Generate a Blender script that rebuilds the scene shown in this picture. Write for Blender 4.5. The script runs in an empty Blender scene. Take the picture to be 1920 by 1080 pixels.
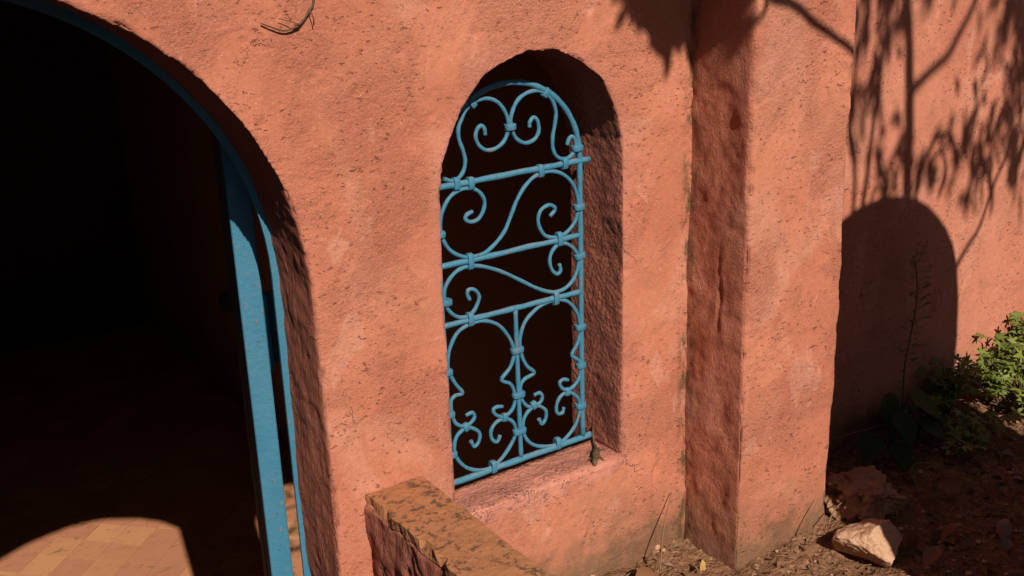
import bpy, bmesh, math, random
import numpy as np
from mathutils import Vector, Matrix

# ------------------------------------------------------------------ camera, sky, sun, exposure
scene = bpy.context.scene
COL = scene.collection
cam_data = bpy.data.cameras.new("camera")
cam = bpy.data.objects.new("camera", cam_data)
COL.objects.link(cam)
rt = Vector((0.8281351, -0.5596617, -0.0311609))
dn = Vector((-0.2085295, -0.2560071, -0.9439151))
fw = Vector((0.5202957, 0.7881873, -0.3287145))
cam.matrix_world = Matrix(((rt.x, -dn.x, -fw.x, 0.0), (rt.y, -dn.y, -fw.y, -2.0),
                           (rt.z, -dn.z, -fw.z, 0.0), (0, 0, 0, 1)))
cam_data.sensor_width = 36.0
cam_data.lens = 36.0 * 2100 / 1920
cam_data.clip_start = 0.02
cam_data.clip_end = 500
scene.camera = cam

SUN_K, SUN_S = 0.19, 0.80
SUN_TRAVEL = Vector((SUN_K, 1.0, -SUN_S)).normalized()
EL = math.asin(-SUN_TRAVEL.z)
world = bpy.data.worlds.new("World")
scene.world = world
world.use_nodes = True
wt = world.node_tree
sky = wt.nodes.new("ShaderNodeTexSky")
sky.sky_type = 'NISHITA'
sky.sun_disc = False
sky.sun_elevation = EL
sky.sun_rotation = math.atan2(-SUN_TRAVEL.x, -SUN_TRAVEL.y)
wt.links.new(sky.outputs[0], wt.nodes["Background"].inputs[0])
wt.nodes["Background"].inputs[1].default_value = 0.058
sd = bpy.data.lights.new("sun", 'SUN')
sd.energy = 4.6
sd.angle = math.radians(0.53)
sd.color = (1.0, 0.93, 0.82)
so = bpy.data.objects.new("sun", sd)
COL.objects.link(so)
so.rotation_euler = SUN_TRAVEL.to_track_quat('-Z', 'Y').to_euler()
so.location = (-2, -8, 7)
scene.view_settings.view_transform = 'Standard'
scene.view_settings.look = 'None'
scene.view_settings.exposure = 0.52
scene.view_settings.gamma = 1.0
scene.view_settings.use_curve_mapping = False
scene.cycles.max_bounces = 8
scene.cycles.diffuse_bounces = 4
scene.cycles.use_denoising = True

GZ = -1.65            # garden soil level below the eye
FZ = -3.23            # tiled floor of the sunken room
random.seed(11)
RNG = np.random.default_rng(5)

# ------------------------------------------------------------------ noise in numpy
_T = np.random.default_rng(99).random(65536).astype(np.float32)
def vnoise(p, seed=0):
    i = np.floor(p).astype(np.int64); f = (p - i).astype(np.float32)
    f = f * f * (3 - 2 * f)
    def h(a, b, c):
        return _T[((a * 73856093) ^ (b * 19349663) ^ (c * 83492791) ^ (seed * 2654435)) & 65535]
    x0, y0, z0 = i[:, 0], i[:, 1], i[:, 2]
    fx, fy, fz = f[:, 0], f[:, 1], f[:, 2]
    def lx(b, c): 
        a0 = h(x0, b, c); return a0 + (h(x0 + 1, b, c) - a0) * fx
    def ly(c):
        a0 = lx(y0, c); return a0 + (lx(y0 + 1, c) - a0) * fy
    a0 = ly(z0)
    return (a0 + (ly(z0 + 1) - a0) * fz) * 2 - 1
def fbm(p, scale, octv=3, seed=0, gain=0.5):
    out = np.zeros(len(p), np.float32); a = 1.0
    q = p * scale
    for o in range(octv):
        out += a * vnoise(q + o * 17.3, seed + o * 7); q = q * 2.03; a *= gain
    return out

# ------------------------------------------------------------------ object helpers
def tag(o, label=None, cat=None, group=None, kind=None):
    if label: o['label'] = label
    if cat: o['category'] = cat
    if group: o['group'] = group
    if kind: o['kind'] = kind
    return o
def link(name, me, mat=None, parent=None):
    o = bpy.data.objects.new(name, me); COL.objects.link(o)
    if mat is not None and not me.materials: me.materials.append(mat)
    if parent is not None:
        o.parent = parent
        b = Vector((0, 0, 0)); q = parent
        while q is not None: b += Vector(q.location); q = q.parent
        o.location = -b
    return o
def empty(name, loc):
    o = bpy.data.objects.new(name, None); COL.objects.link(o); o.location = loc
    o.empty_display_size = 0.1
    return o
def bm_obj(name, bm, mat=None, parent=None, smooth=False):
    me = bpy.data.meshes.new(name); bm.to_mesh(me); bm.free()
    if smooth: me.polygons.foreach_set('use_smooth', [True] * len(me.polygons))
    return link(name, me, mat, parent)
def add_box(bm, x0, x1, y0, y1, z0, z1):
    v = [bm.verts.new((x, y, z)) for x in (x0, x1) for y in (y0, y1) for z in (z0, z1)]
    for f in ((0, 1, 3, 2), (4, 6, 7, 5), (0, 4, 5, 1), (2, 3, 7, 6), (0, 2, 6, 4), (1, 5, 7, 3)):
        bm.faces.new([v[i] for i in f])
    return v
def catmull(pts, sub):
    P = [Vector(p) for p in pts]; out = []
    for i in range(len(P) - 1):
        p0 = P[i - 1] if i else P[0] * 2 - P[1]; p1, p2 = P[i], P[i + 1]
        p3 = P[i + 2] if i + 2 < len(P) else P[-1] * 2 - P[-2]
        for k in range(sub):
            t = k / sub
            out.append(0.5 * ((2 * p1) + (p2 - p0) * t + (2 * p0 - 5 * p1 + 4 * p2 - p3) * t * t
                              + (3 * p1 - p0 - 3 * p2 + p3) * t ** 3))
    out.append(P[-1]); return out
def add_tube(bm, pts, r, n=8, up=None, cap=True, wob=0.0):
    """tube along pts; r is a number or a list"""
    P = [Vector(p) for p in pts]; rings = []
    up = Vector(up) if up else None
    prev = None
    for i, p in enumerate(P):
        t = (P[min(i + 1, len(P) - 1)] - P[max(i - 1, 0)])
        t = t.normalized() if t.length > 1e-9 else Vector((0, 0, 1))
        if up is not None: s = t.cross(up)
        elif prev is not None: s = prev - t * prev.dot(t)
        else: s = t.cross(Vector((0, 0, 1)))
        if s.length < 1e-6: s = t.cross(Vector((1, 0, 0)))
        s.normalize(); prev = s; u = s.cross(t)
        rr = r[i] if hasattr(r, '__len__') else r
        rings.append([bm.verts.new(p + (s * math.cos(a) + u * math.sin(a)) * rr * (1 + wob * random.uniform(-1, 1)))
                      for a in (2 * math.pi * k / n for k in range(n))])
    for a, b in zip(rings, rings[1:]):
        for k in range(n):
            f = bm.faces.new((a[k], a[(k + 1) % n], b[(k + 1) % n], b[k])); f.smooth = True
    if cap:
        bm.faces.new(rings[0][::-1]); bm.faces.new(rings[-1])

# ------------------------------------------------------------------ node helpers
class Mat:
    def __init__(s, name, rough=0.9, spec=0.3):
        s.m = bpy.data.materials.new(name); s.m.use_nodes = True
        s.t = s.m.node_tree; s.n = s.t.nodes; s.b = s.n["Principled BSDF"]
        s.b.inputs['Roughness'].default_value = rough
        s.b.inputs['Specular IOR Level'].default_value = spec
        s.co = s.n.new("ShaderNodeTexCoord").outputs['Object']
    def _in(s, sock, v):
        if isinstance(v, bpy.types.NodeSocket): s.t.links.new(v, sock)
        elif v is not None:
            if sock.type == 'RGBA' and len(v) == 3: v = (*v, 1)
            sock.default_value = v
    def mapv(s, scale=(1, 1, 1), rot=(0, 0, 0), src=None):
        n = s.n.new("ShaderNodeMapping"); s._in(n.inputs[0], src or s.co)
        n.inputs['Scale'].default_value = scale; n.inputs['Rotation'].default_value = rot
        return n.outputs[0]
    def noise(s, scale, detail=4, rough=0.55, dist=0.0, vec=None, color=False):
        n = s.n.new("ShaderNodeTexNoise"); s._in(n.inputs['Vector'], vec or s.co)
        n.inputs['Scale'].default_value = scale; n.inputs['Detail'].default_value = detail
        n.inputs['Roughness'].default_value = rough; n.inputs['Distortion'].default_value = dist
        return n.outputs['Color' if color else 'Fac']
    def voro(s, scale, feature='F1', out='Distance', vec=None, rand=1.0):
        n = s.n.new("ShaderNodeTexVoronoi"); n.feature = feature; s._in(n.inputs['Vector'], vec or s.co)
        n.inputs['Scale'].default_value = scale; n.inputs['Randomness'].default_value = rand
        return n.outputs[out]
    def math(s, op, a, b=None, c=None, clamp=False):
        n = s.n.new("ShaderNodeMath"); n.operation = op; n.use_clamp = clamp
        s._in(n.inputs[0], a); s._in(n.inputs[1], b); s._in(n.inputs[2], c)
        return n.outputs[0]
    def ramp(s, v, lo, hi, a=0.0, b=1.0, smooth=True):
        n = s.n.new("ShaderNodeMapRange"); n.interpolation_type = 'SMOOTHSTEP' if smooth else 'LINEAR'
        s._in(n.inputs['Value'], v)
        n.inputs['From Min'].default_value = lo; n.inputs['From Max'].default_value = hi
        n.inputs['To Min'].default_value = a; n.inputs['To Max'].default_value = b
        return n.outputs['Result']
    def mix(s, f, a, b, blend='MIX'):
        n = s.n.new("ShaderNodeMix"); n.data_type = 'RGBA'; n.blend_type = blend
        s._in(n.inputs['Factor'], f); s._in(n.inputs['A'], a) if False else None
        s._in(n.inputs[0], f); s._in(n.inputs[6], a); s._in(n.inputs[7], b)
        return n.outputs[2]
    def attr(s, name):
        n = s.n.new("ShaderNodeAttribute"); n.attribute_name = name; return n.outputs['Fac']
    def attrc(s, name):
        n = s.n.new("ShaderNodeAttribute"); n.attribute_name = name; return n.outputs['Color']
    def rnd(s):
        return s.n.new("ShaderNodeObjectInfo").outputs['Random']
    def sep(s, v=None):
        n = s.n.new("ShaderNodeSeparateXYZ"); s._in(n.inputs[0], v or s.co); return n.outputs
    def bump(s, h, dist=0.01, strength=1.0, normal=None):
        n = s.n.new("ShaderNodeBump"); s._in(n.inputs['Height'], h)
        n.inputs['Distance'].default_value = dist
        s._in(n.inputs['Strength'], strength)
        if normal is not None: s._in(n.inputs['Normal'], normal)
        return n.outputs[0]
    def out(s, color=None, normal=None, rough=None):
        s._in(s.b.inputs['Base Color'], color)
        if normal is not None: s._in(s.b.inputs['Normal'], normal)
        if rough is not None: s._in(s.b.inputs['Roughness'], rough)
        return s.m

def plaster_material(name, tintA=(0.450, 0.162, 0.098), tintB=(0.385, 0.126, 0.075), sill=False, stain=True, coarse=1.0):
    M = Mat(name, rough=0.93, spec=0.15)
    rough_attr = M.attr('rough')
    big = M.noise(1.7, 4, 0.6, 0.4)
    mid = M.noise(7.5, 5, 0.62, 0.6)
    fine = M.noise(70, 4, 0.7)
    col = M.mix(M.ramp(big, 0.40, 0.60), tintA, tintB)
    # brownish weathering, pink limewash rubbed on in patches
    col = M.mix(M.ramp(mid, 0.52, 0.74, 0, 0.6), col, (0.30, 0.124, 0.068))
    pm = M.noise(3.1, 3, 0.5, 0.8, vec=M.mapv((1, 1, 1), (0.4, 0.2, 0.9)))
    col = M.mix(M.ramp(pm, 0.53, 0.66, 0, 0.8), col, (0.455, 0.190, 0.122))
    pale = M.ramp(M.noise(5.5, 6, 0.55, 0.6, vec=M.mapv((1.5, 1, 0.8), (0, 0.4, 0.2))), 0.612, 0.626)
    col = M.mix(M.math('MULTIPLY', pale, 0.75), col, (0.47, 0.200, 0.135))
    col = M.mix(M.ramp(fine, 0.35, 0.75, 0, 0.45), col, (0.30, 0.10, 0.055))
    col = M.mix(M.ramp(M.noise(190, 3, 0.7), 0.56, 0.70, 0, 0.55), col, (0.50, 0.235, 0.155))
    col = M.mix(M.ramp(M.noise(260, 3, 0.7, vec=M.mapv((1, 1, 1.4), (0.5, 0.1, 0.3))), 0.56, 0.70, 0, 0.5), col, (0.20, 0.075, 0.042))
    # light grit showing in the render
    gc = M.voro(165, out='Color'); gd = M.voro(165)
    gsel = M.math('MULTIPLY', M.ramp(M.sep(gc)[0], 0.945, 0.955), M.ramp(gd, 0.34, 0.22))
    gsel = M.math('MULTIPLY', gsel, M.ramp(M.noise(6, 2), 0.42, 0.58, 0.15, 1))
    col = M.mix(M.math('MULTIPLY', gsel, 0.6), col, (0.62, 0.36, 0.2))
    # pits and torn-out grains
    pv = M.mapv((1, 1, 2.1), (0.1, 0.25, 0.1))
    psel = M.math('MULTIPLY', M.ramp(M.noise(66, 4, 0.65, 0.25, vec=pv), 0.622, 0.662), M.ramp(M.noise(6.5, 3, 0.6, vec=M.mapv((1, 1, 1), (1, 0, 0.5))), 0.40, 0.60))
    P = M.sep()
    if stain:
        low = M.math('ADD', P[2], M.math('MULTIPLY', M.noise(6, 4, 0.6), 0.55))
        col = M.mix(M.ramp(low, -1.15, -1.40, 0, 0.7), col, (0.25, 0.12, 0.066))
        low2 = M.math('ADD', P[2], M.math('MULTIPLY', M.noise(17, 5, 0.7), 0.4))
        col = M.mix(M.ramp(low2, -1.33, -1.48, 0, 0.8), col, (0.14, 0.076, 0.042))
        # grime grown in the corner where the buttress meets the wall
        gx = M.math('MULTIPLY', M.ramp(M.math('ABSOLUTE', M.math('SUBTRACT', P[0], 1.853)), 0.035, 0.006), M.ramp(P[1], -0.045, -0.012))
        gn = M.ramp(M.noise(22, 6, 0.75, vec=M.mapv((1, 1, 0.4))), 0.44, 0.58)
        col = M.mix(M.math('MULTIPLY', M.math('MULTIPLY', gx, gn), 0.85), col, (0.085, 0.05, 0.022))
    if sill:
        # pale pink worn sill with black lichen specks below the window
        zz = M.math('ADD', P[2], M.math('MULTIPLY', M.math('SUBTRACT', M.noise(14, 3), 0.5), 0.1))
        m1 = M.math('MULTIPLY', M.ramp(zz, -1.42, -1.385), M.ramp(zz, -1.315, -1.335))
        m1 = M.math('MULTIPLY', m1, M.math('MULTIPLY', M.ramp(P[0], 1.10, 1.15), M.ramp(P[0], 1.68, 1.62)))
        col = M.mix(M.math('MULTIPLY', m1, 0.75), col, (0.46, 0.185, 0.132))
        sp = M.ramp(M.noise(150, 3, 0.7), 0.49, 0.56)
        sp = M.math('MULTIPLY', sp, M.ramp(M.noise(13, 3, 0.6), 0.40, 0.54))
        front = M.math('MULTIPLY', M.ramp(P[1], 0.09, 0.04), M.ramp(P[0], 1.6, 1.42))
        col = M.mix(M.math('MULTIPLY', M.math('MULTIPLY', sp, m1), M.math('MULTIPLY', front, 0.85)), col, (0.10, 0.055, 0.045))
    col = M.mix(M.math('MULTIPLY', psel, 0.6), col, (0.13, 0.05, 0.03))
    if sill:
        rim = M.math('MULTIPLY', M.attr('rim'), M.ramp(M.noise(13, 4, 0.65), 0.3, 0.6, 0.3, 1.0))
        col = M.mix(M.math('MULTIPLY', rim, 0.6), col, (0.385, 0.140, 0.097))
    # raw reveal plaster is darker, redder
    col = M.mix(M.math('MULTIPLY', rough_attr, 0.6), col, (0.40, 0.122, 0.082))
    # relief
    h1 = M.noise(24, 7, 0.68, 0.25)
    h2 = M.noise(150, 4, 0.75)
    h3 = M.noise(74, 7, 0.74, 0.5)
    tro = M.noise(7, 4, 0.6, 1.0, vec=M.mapv((1.5, 1.5, 0.6), (0.2, 0.4, 0)))
    scratch = M.math('ADD', M.noise(1, 6, 0.72, 0.8, vec=M.mapv((40, 60, 7), (0.25, 0, 0))), M.math('MULTIPLY', M.ramp(M.noise(1, 3, 0.6, 1.5, vec=M.mapv((9, 14, 5), (0.6, 0, 0))), 0.50, 0.54), 0.45))
    scr = M.math('MULTIPLY', M.math('MAXIMUM', M.ramp(P[0], 0.98, 0.9), M.ramp(P[0], 1.8, 1.84)), rough_attr)
    smooth_mask = M.ramp(M.noise(4.5, 4, 0.6, 0.5, vec=M.mapv((1, 1, 1), (0, 1, 0.3))), 0.40, 0.58, 0.3, 1.0)
    face = M.math('MULTIPLY', M.math('ADD', M.math('MULTIPLY', h1, 0.18), M.math('MULTIPLY', h2, 0.46)), M.math('MULTIPLY', smooth_mask, coarse))
    gv = M.n.new("ShaderNodeVectorMath"); gv.operation = 'MULTIPLY_ADD'
    M._in(gv.inputs[0], M.noise(60, 3, 0.6, color=True)); gv.inputs[1].default_value = (0.012, 0.012, 0.012); M._in(gv.inputs[2], M.co)
    grains = M.ramp(M.voro(95, 'SMOOTH_F1', vec=gv.outputs[0]), 0.62, 0.12)
    window_side = M.math('MULTIPLY', M.ramp(P[0], 1.0, 1.1), M.ramp(P[0], 1.82, 1.75))
    raw = M.math('ADD', M.math('MULTIPLY', h3, 0.75), M.math('MULTIPLY', h2, 0.3))
    raw = M.math('ADD', raw, M.math('MULTIPLY', grains, M.math('MULTIPLY', window_side, 0.40)))
    raw = M.math('ADD', M.math('MULTIPLY', raw, M.math('SUBTRACT', 1.0, M.math('MULTIPLY', scr, 0.45))), M.math('MULTIPLY', scratch, M.math('MULTIPLY', scr, 0.9)))
    h = M.math('ADD', face, M.math('MULTIPLY', raw, M.math('MULTIPLY', rough_attr, 1.5)))
    h = M.math('ADD', h, M.math('MULTIPLY', tro, 0.22))
    h = M.math('SUBTRACT', h, M.math('MULTIPLY', psel, 0.55))
    h = M.math('ADD', h, M.math('MULTIPLY', gsel, 0.16))
    # hairline cracks, few
    cv = M.n.new("ShaderNodeVectorMath"); cv.operation = 'MULTIPLY_ADD'
    M._in(cv.inputs[0], M.noise(11, 4, 0.7, color=True)); cv.inputs[1].default_value = (0.16, 0.16, 0.16); M._in(cv.inputs[2], M.co)
    ce = M.voro(3.4, 'DISTANCE_TO_EDGE', vec=cv.outputs[0])
    cm = M.math('MULTIPLY', M.ramp(ce, 0.008, 0.0), M.ramp(M.noise(5.3, 2), 0.62, 0.70))
    h = M.math('SUBTRACT', h, M.math('MULTIPLY', cm, 0.35))
    nrm = M.bump(h, 0.0125, 1.0)
    return M.out(col, nrm)

M_PLASTER = plaster_material("salmon_plaster", sill=True)
M_GARDEN = plaster_material("pink_plaster", tintA=(0.45, 0.167, 0.107), tintB=(0.39, 0.133, 0.083), stain=True, coarse=0.6)
M_PARAPET = plaster_material("parapet_plaster", tintA=(0.37, 0.118, 0.078), tintB=(0.30, 0.092, 0.06), stain=False, coarse=1.2)

def room_material():
    M = Mat("ochre_wall", 0.9, 0.2)
    c = M.mix(M.noise(3, 4), (0.30, 0.18, 0.07), (0.24, 0.135, 0.055))
    return M.out(c, M.bump(M.noise(20, 4), 0.01, 0.6))
M_ROOM = room_material()

def blue_paint():
    M = Mat("blue_paint", 0.6, 0.3)
    n = M.noise(14, 5, 0.65)
    c = M.mix(n, (0.028, 0.122, 0.192), (0.040, 0.155, 0.235))
    c = M.mix(M.ramp(M.noise(5, 3, 0.6), 0.4, 0.7, 0, 0.4), c, (0.050, 0.150, 0.205))
    rust = M.ramp(M.noise(75, 5, 0.7), 0.59, 0.65)
    rust = M.math('MULTIPLY', rust, M.ramp(M.noise(9, 2), 0.47, 0.60))
    chip = M.ramp(M.noise(150, 3, 0.6), 0.67, 0.70)
    c = M.mix(M.math('MULTIPLY', rust, 0.85), c, (0.26, 0.10, 0.038))
    c = M.mix(M.math('MULTIPLY', chip, 0.75), c, (0.10, 0.062, 0.045))
    geo = M.n.new("ShaderNodeNewGeometry")
    up = M.ramp(M.sep(geo.outputs['Normal'])[2], 0.35, 0.95)
    dust = M.math('MULTIPLY', up, M.ramp(M.noise(40, 4, 0.65), 0.38, 0.66, 0, 0.45))
    c = M.mix(dust, c, (0.24, 0.165, 0.12))
    h = M.math('ADD', M.math('MULTIPLY', M.noise(75, 4, 0.6), 0.9), M.math('MULTIPLY', chip, -0.6))
    return M.out(c, M.bump(h, 0.0022, 1.0), M.ramp(n, 0.3, 0.7, 0.5, 0.75))
M_BLUE = blue_paint()

def dark_wood():
    M = Mat("weathered_door_wood", 0.75, 0.25)
    g = M.noise(30, 4, 0.6, 0.4, vec=M.mapv((1, 1, 0.06)))
    c = M.mix(g, (0.03, 0.075, 0.115), (0.055, 0.03, 0.018))
    return M.out(c, M.bump(g, 0.004, 1.0))
M_WOOD = dark_wood()

def tile_material():
    M = Mat("terracotta_tile", 0.8, 0.25)
    M.co = M.n.new("ShaderNodeNewGeometry").outputs["Position"]
    r = M.rnd()
    c = M.mix(M.noise(9, 4, 0.6), (0.38, 0.162, 0.085), (0.31, 0.118, 0.060))
    c = M.mix(M.ramp(r, 0.45, 0.98, 0, 0.8), c, (0.44, 0.21, 0.09))
    c = M.mix(M.ramp(M.noise(5, 3, 0.6, 1.0), 0.55, 0.72, 0, 0.6), c, (0.36, 0.15, 0.095))
    dirt = M.ramp(M.noise(12, 4, 0.65, 0.5, vec=M.mapv((1, 2, 1), (0, 0, 0.8))), 0.57, 0.70, 0, 0.75)
    c = M.mix(dirt, c, (0.14, 0.085, 0.035))
    return M.out(c, M.bump(M.noise(28, 4), 0.004, 0.5))
M_TILE = tile_material()

def coping_material():
    M = Mat("coping_tile", 0.88, 0.2)
    c = M.mix(M.noise(10, 4, 0.6), (0.33, 0.140, 0.062), (0.25, 0.098, 0.045))
    c = M.mix(M.ramp(M.rnd(), 0.3, 1, 0, 0.4), c, (0.34, 0.12, 0.055))
    l = M.ramp(M.noise(52, 5, 0.7, 0.3), 0.53, 0.60)
    l = M.math('MULTIPLY', l, M.ramp(M.noise(11, 3, 0.6), 0.38, 0.54))
    l2 = M.ramp(M.noise(120, 3, 0.6), 0.64, 0.7)
    c = M.mix(M.math('MULTIPLY', M.math('MAXIMUM', l, M.math('MULTIPLY', l2, 0.7)), 0.85), c, (0.075, 0.047, 0.030))
    return M.out(c, M.bump(M.math('ADD', M.noise(40, 4), M.math('MULTIPLY', l, -0.3)), 0.005, 0.8))
M_COPING = coping_material()

def soil_material():
    M = Mat("soil", 0.95, 0.1)
    c = M.mix(M.noise(8, 5, 0.65), (0.22, 0.108, 0.056), (0.13, 0.062, 0.034))
    c = M.mix(M.ramp(M.noise(60, 4, 0.7), 0.5, 0.7), c, (0.33, 0.19, 0.10))
    c = M.mix(M.ramp(M.noise(33, 4, 0.7), 0.56, 0.68, 0, 0.8), c, (0.07, 0.035, 0.02))
    h = M.math('ADD', M.noise(45, 5, 0.7), M.math('MULTIPLY', M.voro(90), 0.5))
    return M.out(c, M.bump(h, 0.012, 1.0))
M_SOIL = soil_material()

def stone_material(name, a, b):
    M = Mat(name, 0.92, 0.2)
    c = M.mix(M.noise(16, 5, 0.65), a, b)
    c = M.mix(M.ramp(M.noise(55, 4, 0.7), 0.58, 0.7, 0, 0.6), c, (a[0] * 0.5, a[1] * 0.42, a[2] * 0.35))
    h = M.math('ADD', M.noise(38, 6, 0.7), M.math('MULTIPLY', M.voro(55), -0.4))
    return M.out(c, M.bump(h, 0.012, 1.0))
M_STONE_A = stone_material("pale_limestone", (0.50, 0.295, 0.185), (0.40, 0.22, 0.135))
M_STONE_B = stone_material("ochre_limestone", (0.44, 0.22, 0.11), (0.36, 0.19, 0.115))

def leaf_material(name, a, b, trans=0.25):
    M = Mat(name, 0.55, 0.4)
    c = M.mix(M.noise(30, 3), a, b)
    c = M.mix(M.ramp(M.rnd(), 0.2, 1, 0, 0.5), c, (a[0] * 1.5, a[1] * 1.25, a[2]))
    M.b.inputs['Subsurface Weight'].default_value = 0.0
    m = M.out(c)
    tr = M.n.new("ShaderNodeBsdfTranslucent"); M._in(tr.inputs[0], c)
    mx = M.n.new("ShaderNodeMixShader"); mx.inputs[0].default_value = trans
    M.t.links.new(M.b.outputs[0], mx.inputs[1]); M.t.links.new(tr.outputs[0], mx.inputs[2])
    M.t.links.new(mx.outputs[0], M.n["Material Output"].inputs[0])
    return m
M_LEAF = leaf_material("green_leaf", (0.150, 0.180, 0.032), (0.095, 0.135, 0.024))
M_BROAD = leaf_material("dull_leaf", (0.045, 0.062, 0.016), (0.03, 0.044, 0.012))
M_BROAD.node_tree.nodes["Principled BSDF"].inputs["Specular IOR Level"].default_value = 0.05
M_DRY = leaf_material("dry_leaf", (0.17, 0.085, 0.042), (0.11, 0.055, 0.03), 0.08)
M_YELLOW = leaf_material("yellow_leaf", (0.42, 0.28, 0.09), (0.36, 0.22, 0.07), 0.1)
M_GREY = leaf_material("grey_leaf", (0.25, 0.21, 0.18), (0.2, 0.16, 0.14), 0.05)
def plain(name, a, b, scale=25, rough=0.8, bump=0.002):
    M = Mat(name, rough, 0.25)
    g = M.noise(scale, 4, 0.6)
    return M.out(M.mix(g, a, b), M.bump(g, bump, 0.8))
M_TWIG = plain("twig_bark", (0.11, 0.06, 0.035), (0.06, 0.032, 0.02))
M_STRAW = plain("straw", (0.20, 0.11, 0.058), (0.14, 0.075, 0.04))
M_BARK = plain("tree_bark", (0.16, 0.11, 0.08), (0.09, 0.06, 0.045), 12, 0.9, 0.01)
M_STEM = plain("green_stem", (0.07, 0.085, 0.03), (0.09, 0.06, 0.03))
M_GECKO = plain("gecko_skin", (0.10, 0.066, 0.028), (0.055, 0.034, 0.015), 160, 0.6, 0.001)
M_IRON = plain("dark_iron", (0.03, 0.025, 0.022), (0.05, 0.03, 0.02), 40, 0.6, 0.002)

# ------------------------------------------------------------------ rough plaster solids
def solid_from_outline(loops, y0, y1):
    """extruded x-z outline with holes, between y0 and y1"""
    cu = bpy.data.curves.new("outline", 'CURVE'); cu.dimensions = '2D'; cu.fill_mode = 'BOTH'
    cu.extrude = (y1 - y0) / 2
    for lp in loops:
        s = cu.splines.new('POLY'); s.points.add(len(lp) - 1)
        for p, (x, z) in zip(s.points, lp): p.co = (x, z, 0, 1)
        s.use_cyclic_u = True
    o = bpy.data.objects.new("outline", cu); COL.objects.link(o)
    me = bpy.data.meshes.new_from_object(o.evaluated_get(bpy.context.evaluated_depsgraph_get()))
    bpy.data.objects.remove(o); bpy.data.curves.remove(cu)
    bm = bmesh.new(); bm.from_mesh(me); bpy.data.meshes.remove(me)
    bmesh.ops.remove_doubles(bm, verts=bm.verts, dist=1e-5)
    for v in bm.verts: v.co = Vector((v.co.x, (y0 + y1) / 2 + v.co.z, v.co.y))
    bmesh.ops.recalc_face_normals(bm, faces=bm.faces)
    return bm
def rough_solid(name, bm, voxel, mat, parent, carve, smooth=4):
    """voxel remesh + smoothing, then carve(co, no) -> (offset along normal, rough mask)"""
    me = bpy.data.meshes.new(name); bm.to_mesh(me); bm.free()
    o = bpy.data.objects.new(name, me); COL.objects.link(o)
    r = o.modifiers.new("r", 'REMESH'); r.mode = 'VOXEL'; r.voxel_size = voxel
    if smooth:
        s = o.modifiers.new("s", 'SMOOTH'); s.factor = 0.5; s.iterations = smooth
    dg = bpy.context.evaluated_depsgraph_get(); dg.update()
    me2 = bpy.data.meshes.new_from_object(o.evaluated_get(dg))
    bpy.data.objects.remove(o); bpy.data.meshes.remove(me)
    me2.name = name
    n = len(me2.vertices)
    co = np.empty(n * 3, np.float32); me2.vertices.foreach_get('co', co); co = co.reshape(-1, 3)
    no = np.empty(n * 3, np.float32); me2.vertex_normals.foreach_get('vector', no); no = no.reshape(-1, 3)
    off, rough = carve(co, no)
    co2 = co + no * off[:, None]
    me2.vertices.foreach_set('co', co2.astype(np.float32).ravel())
    a = me2.attributes.new('rough', 'FLOAT', 'POINT'); a.data.foreach_set('value', rough.astype(np.float32))
    me2.polygons.foreach_set('use_smooth', [True] * len(me2.polygons))
    me2.update()
    me2.materials.clear()
    return link(name, me2, mat, parent)
def sstep(v, a, b):
    t = np.clip((v - a) / (b - a), 0, 1); return t * t * (3 - 2 * t)

building = empty("plastered_building", (0.9, 0.1, GZ))
tag(building, "salmon pink plastered building with an arched doorway, a grilled arched window and a buttress", "building")

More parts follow.
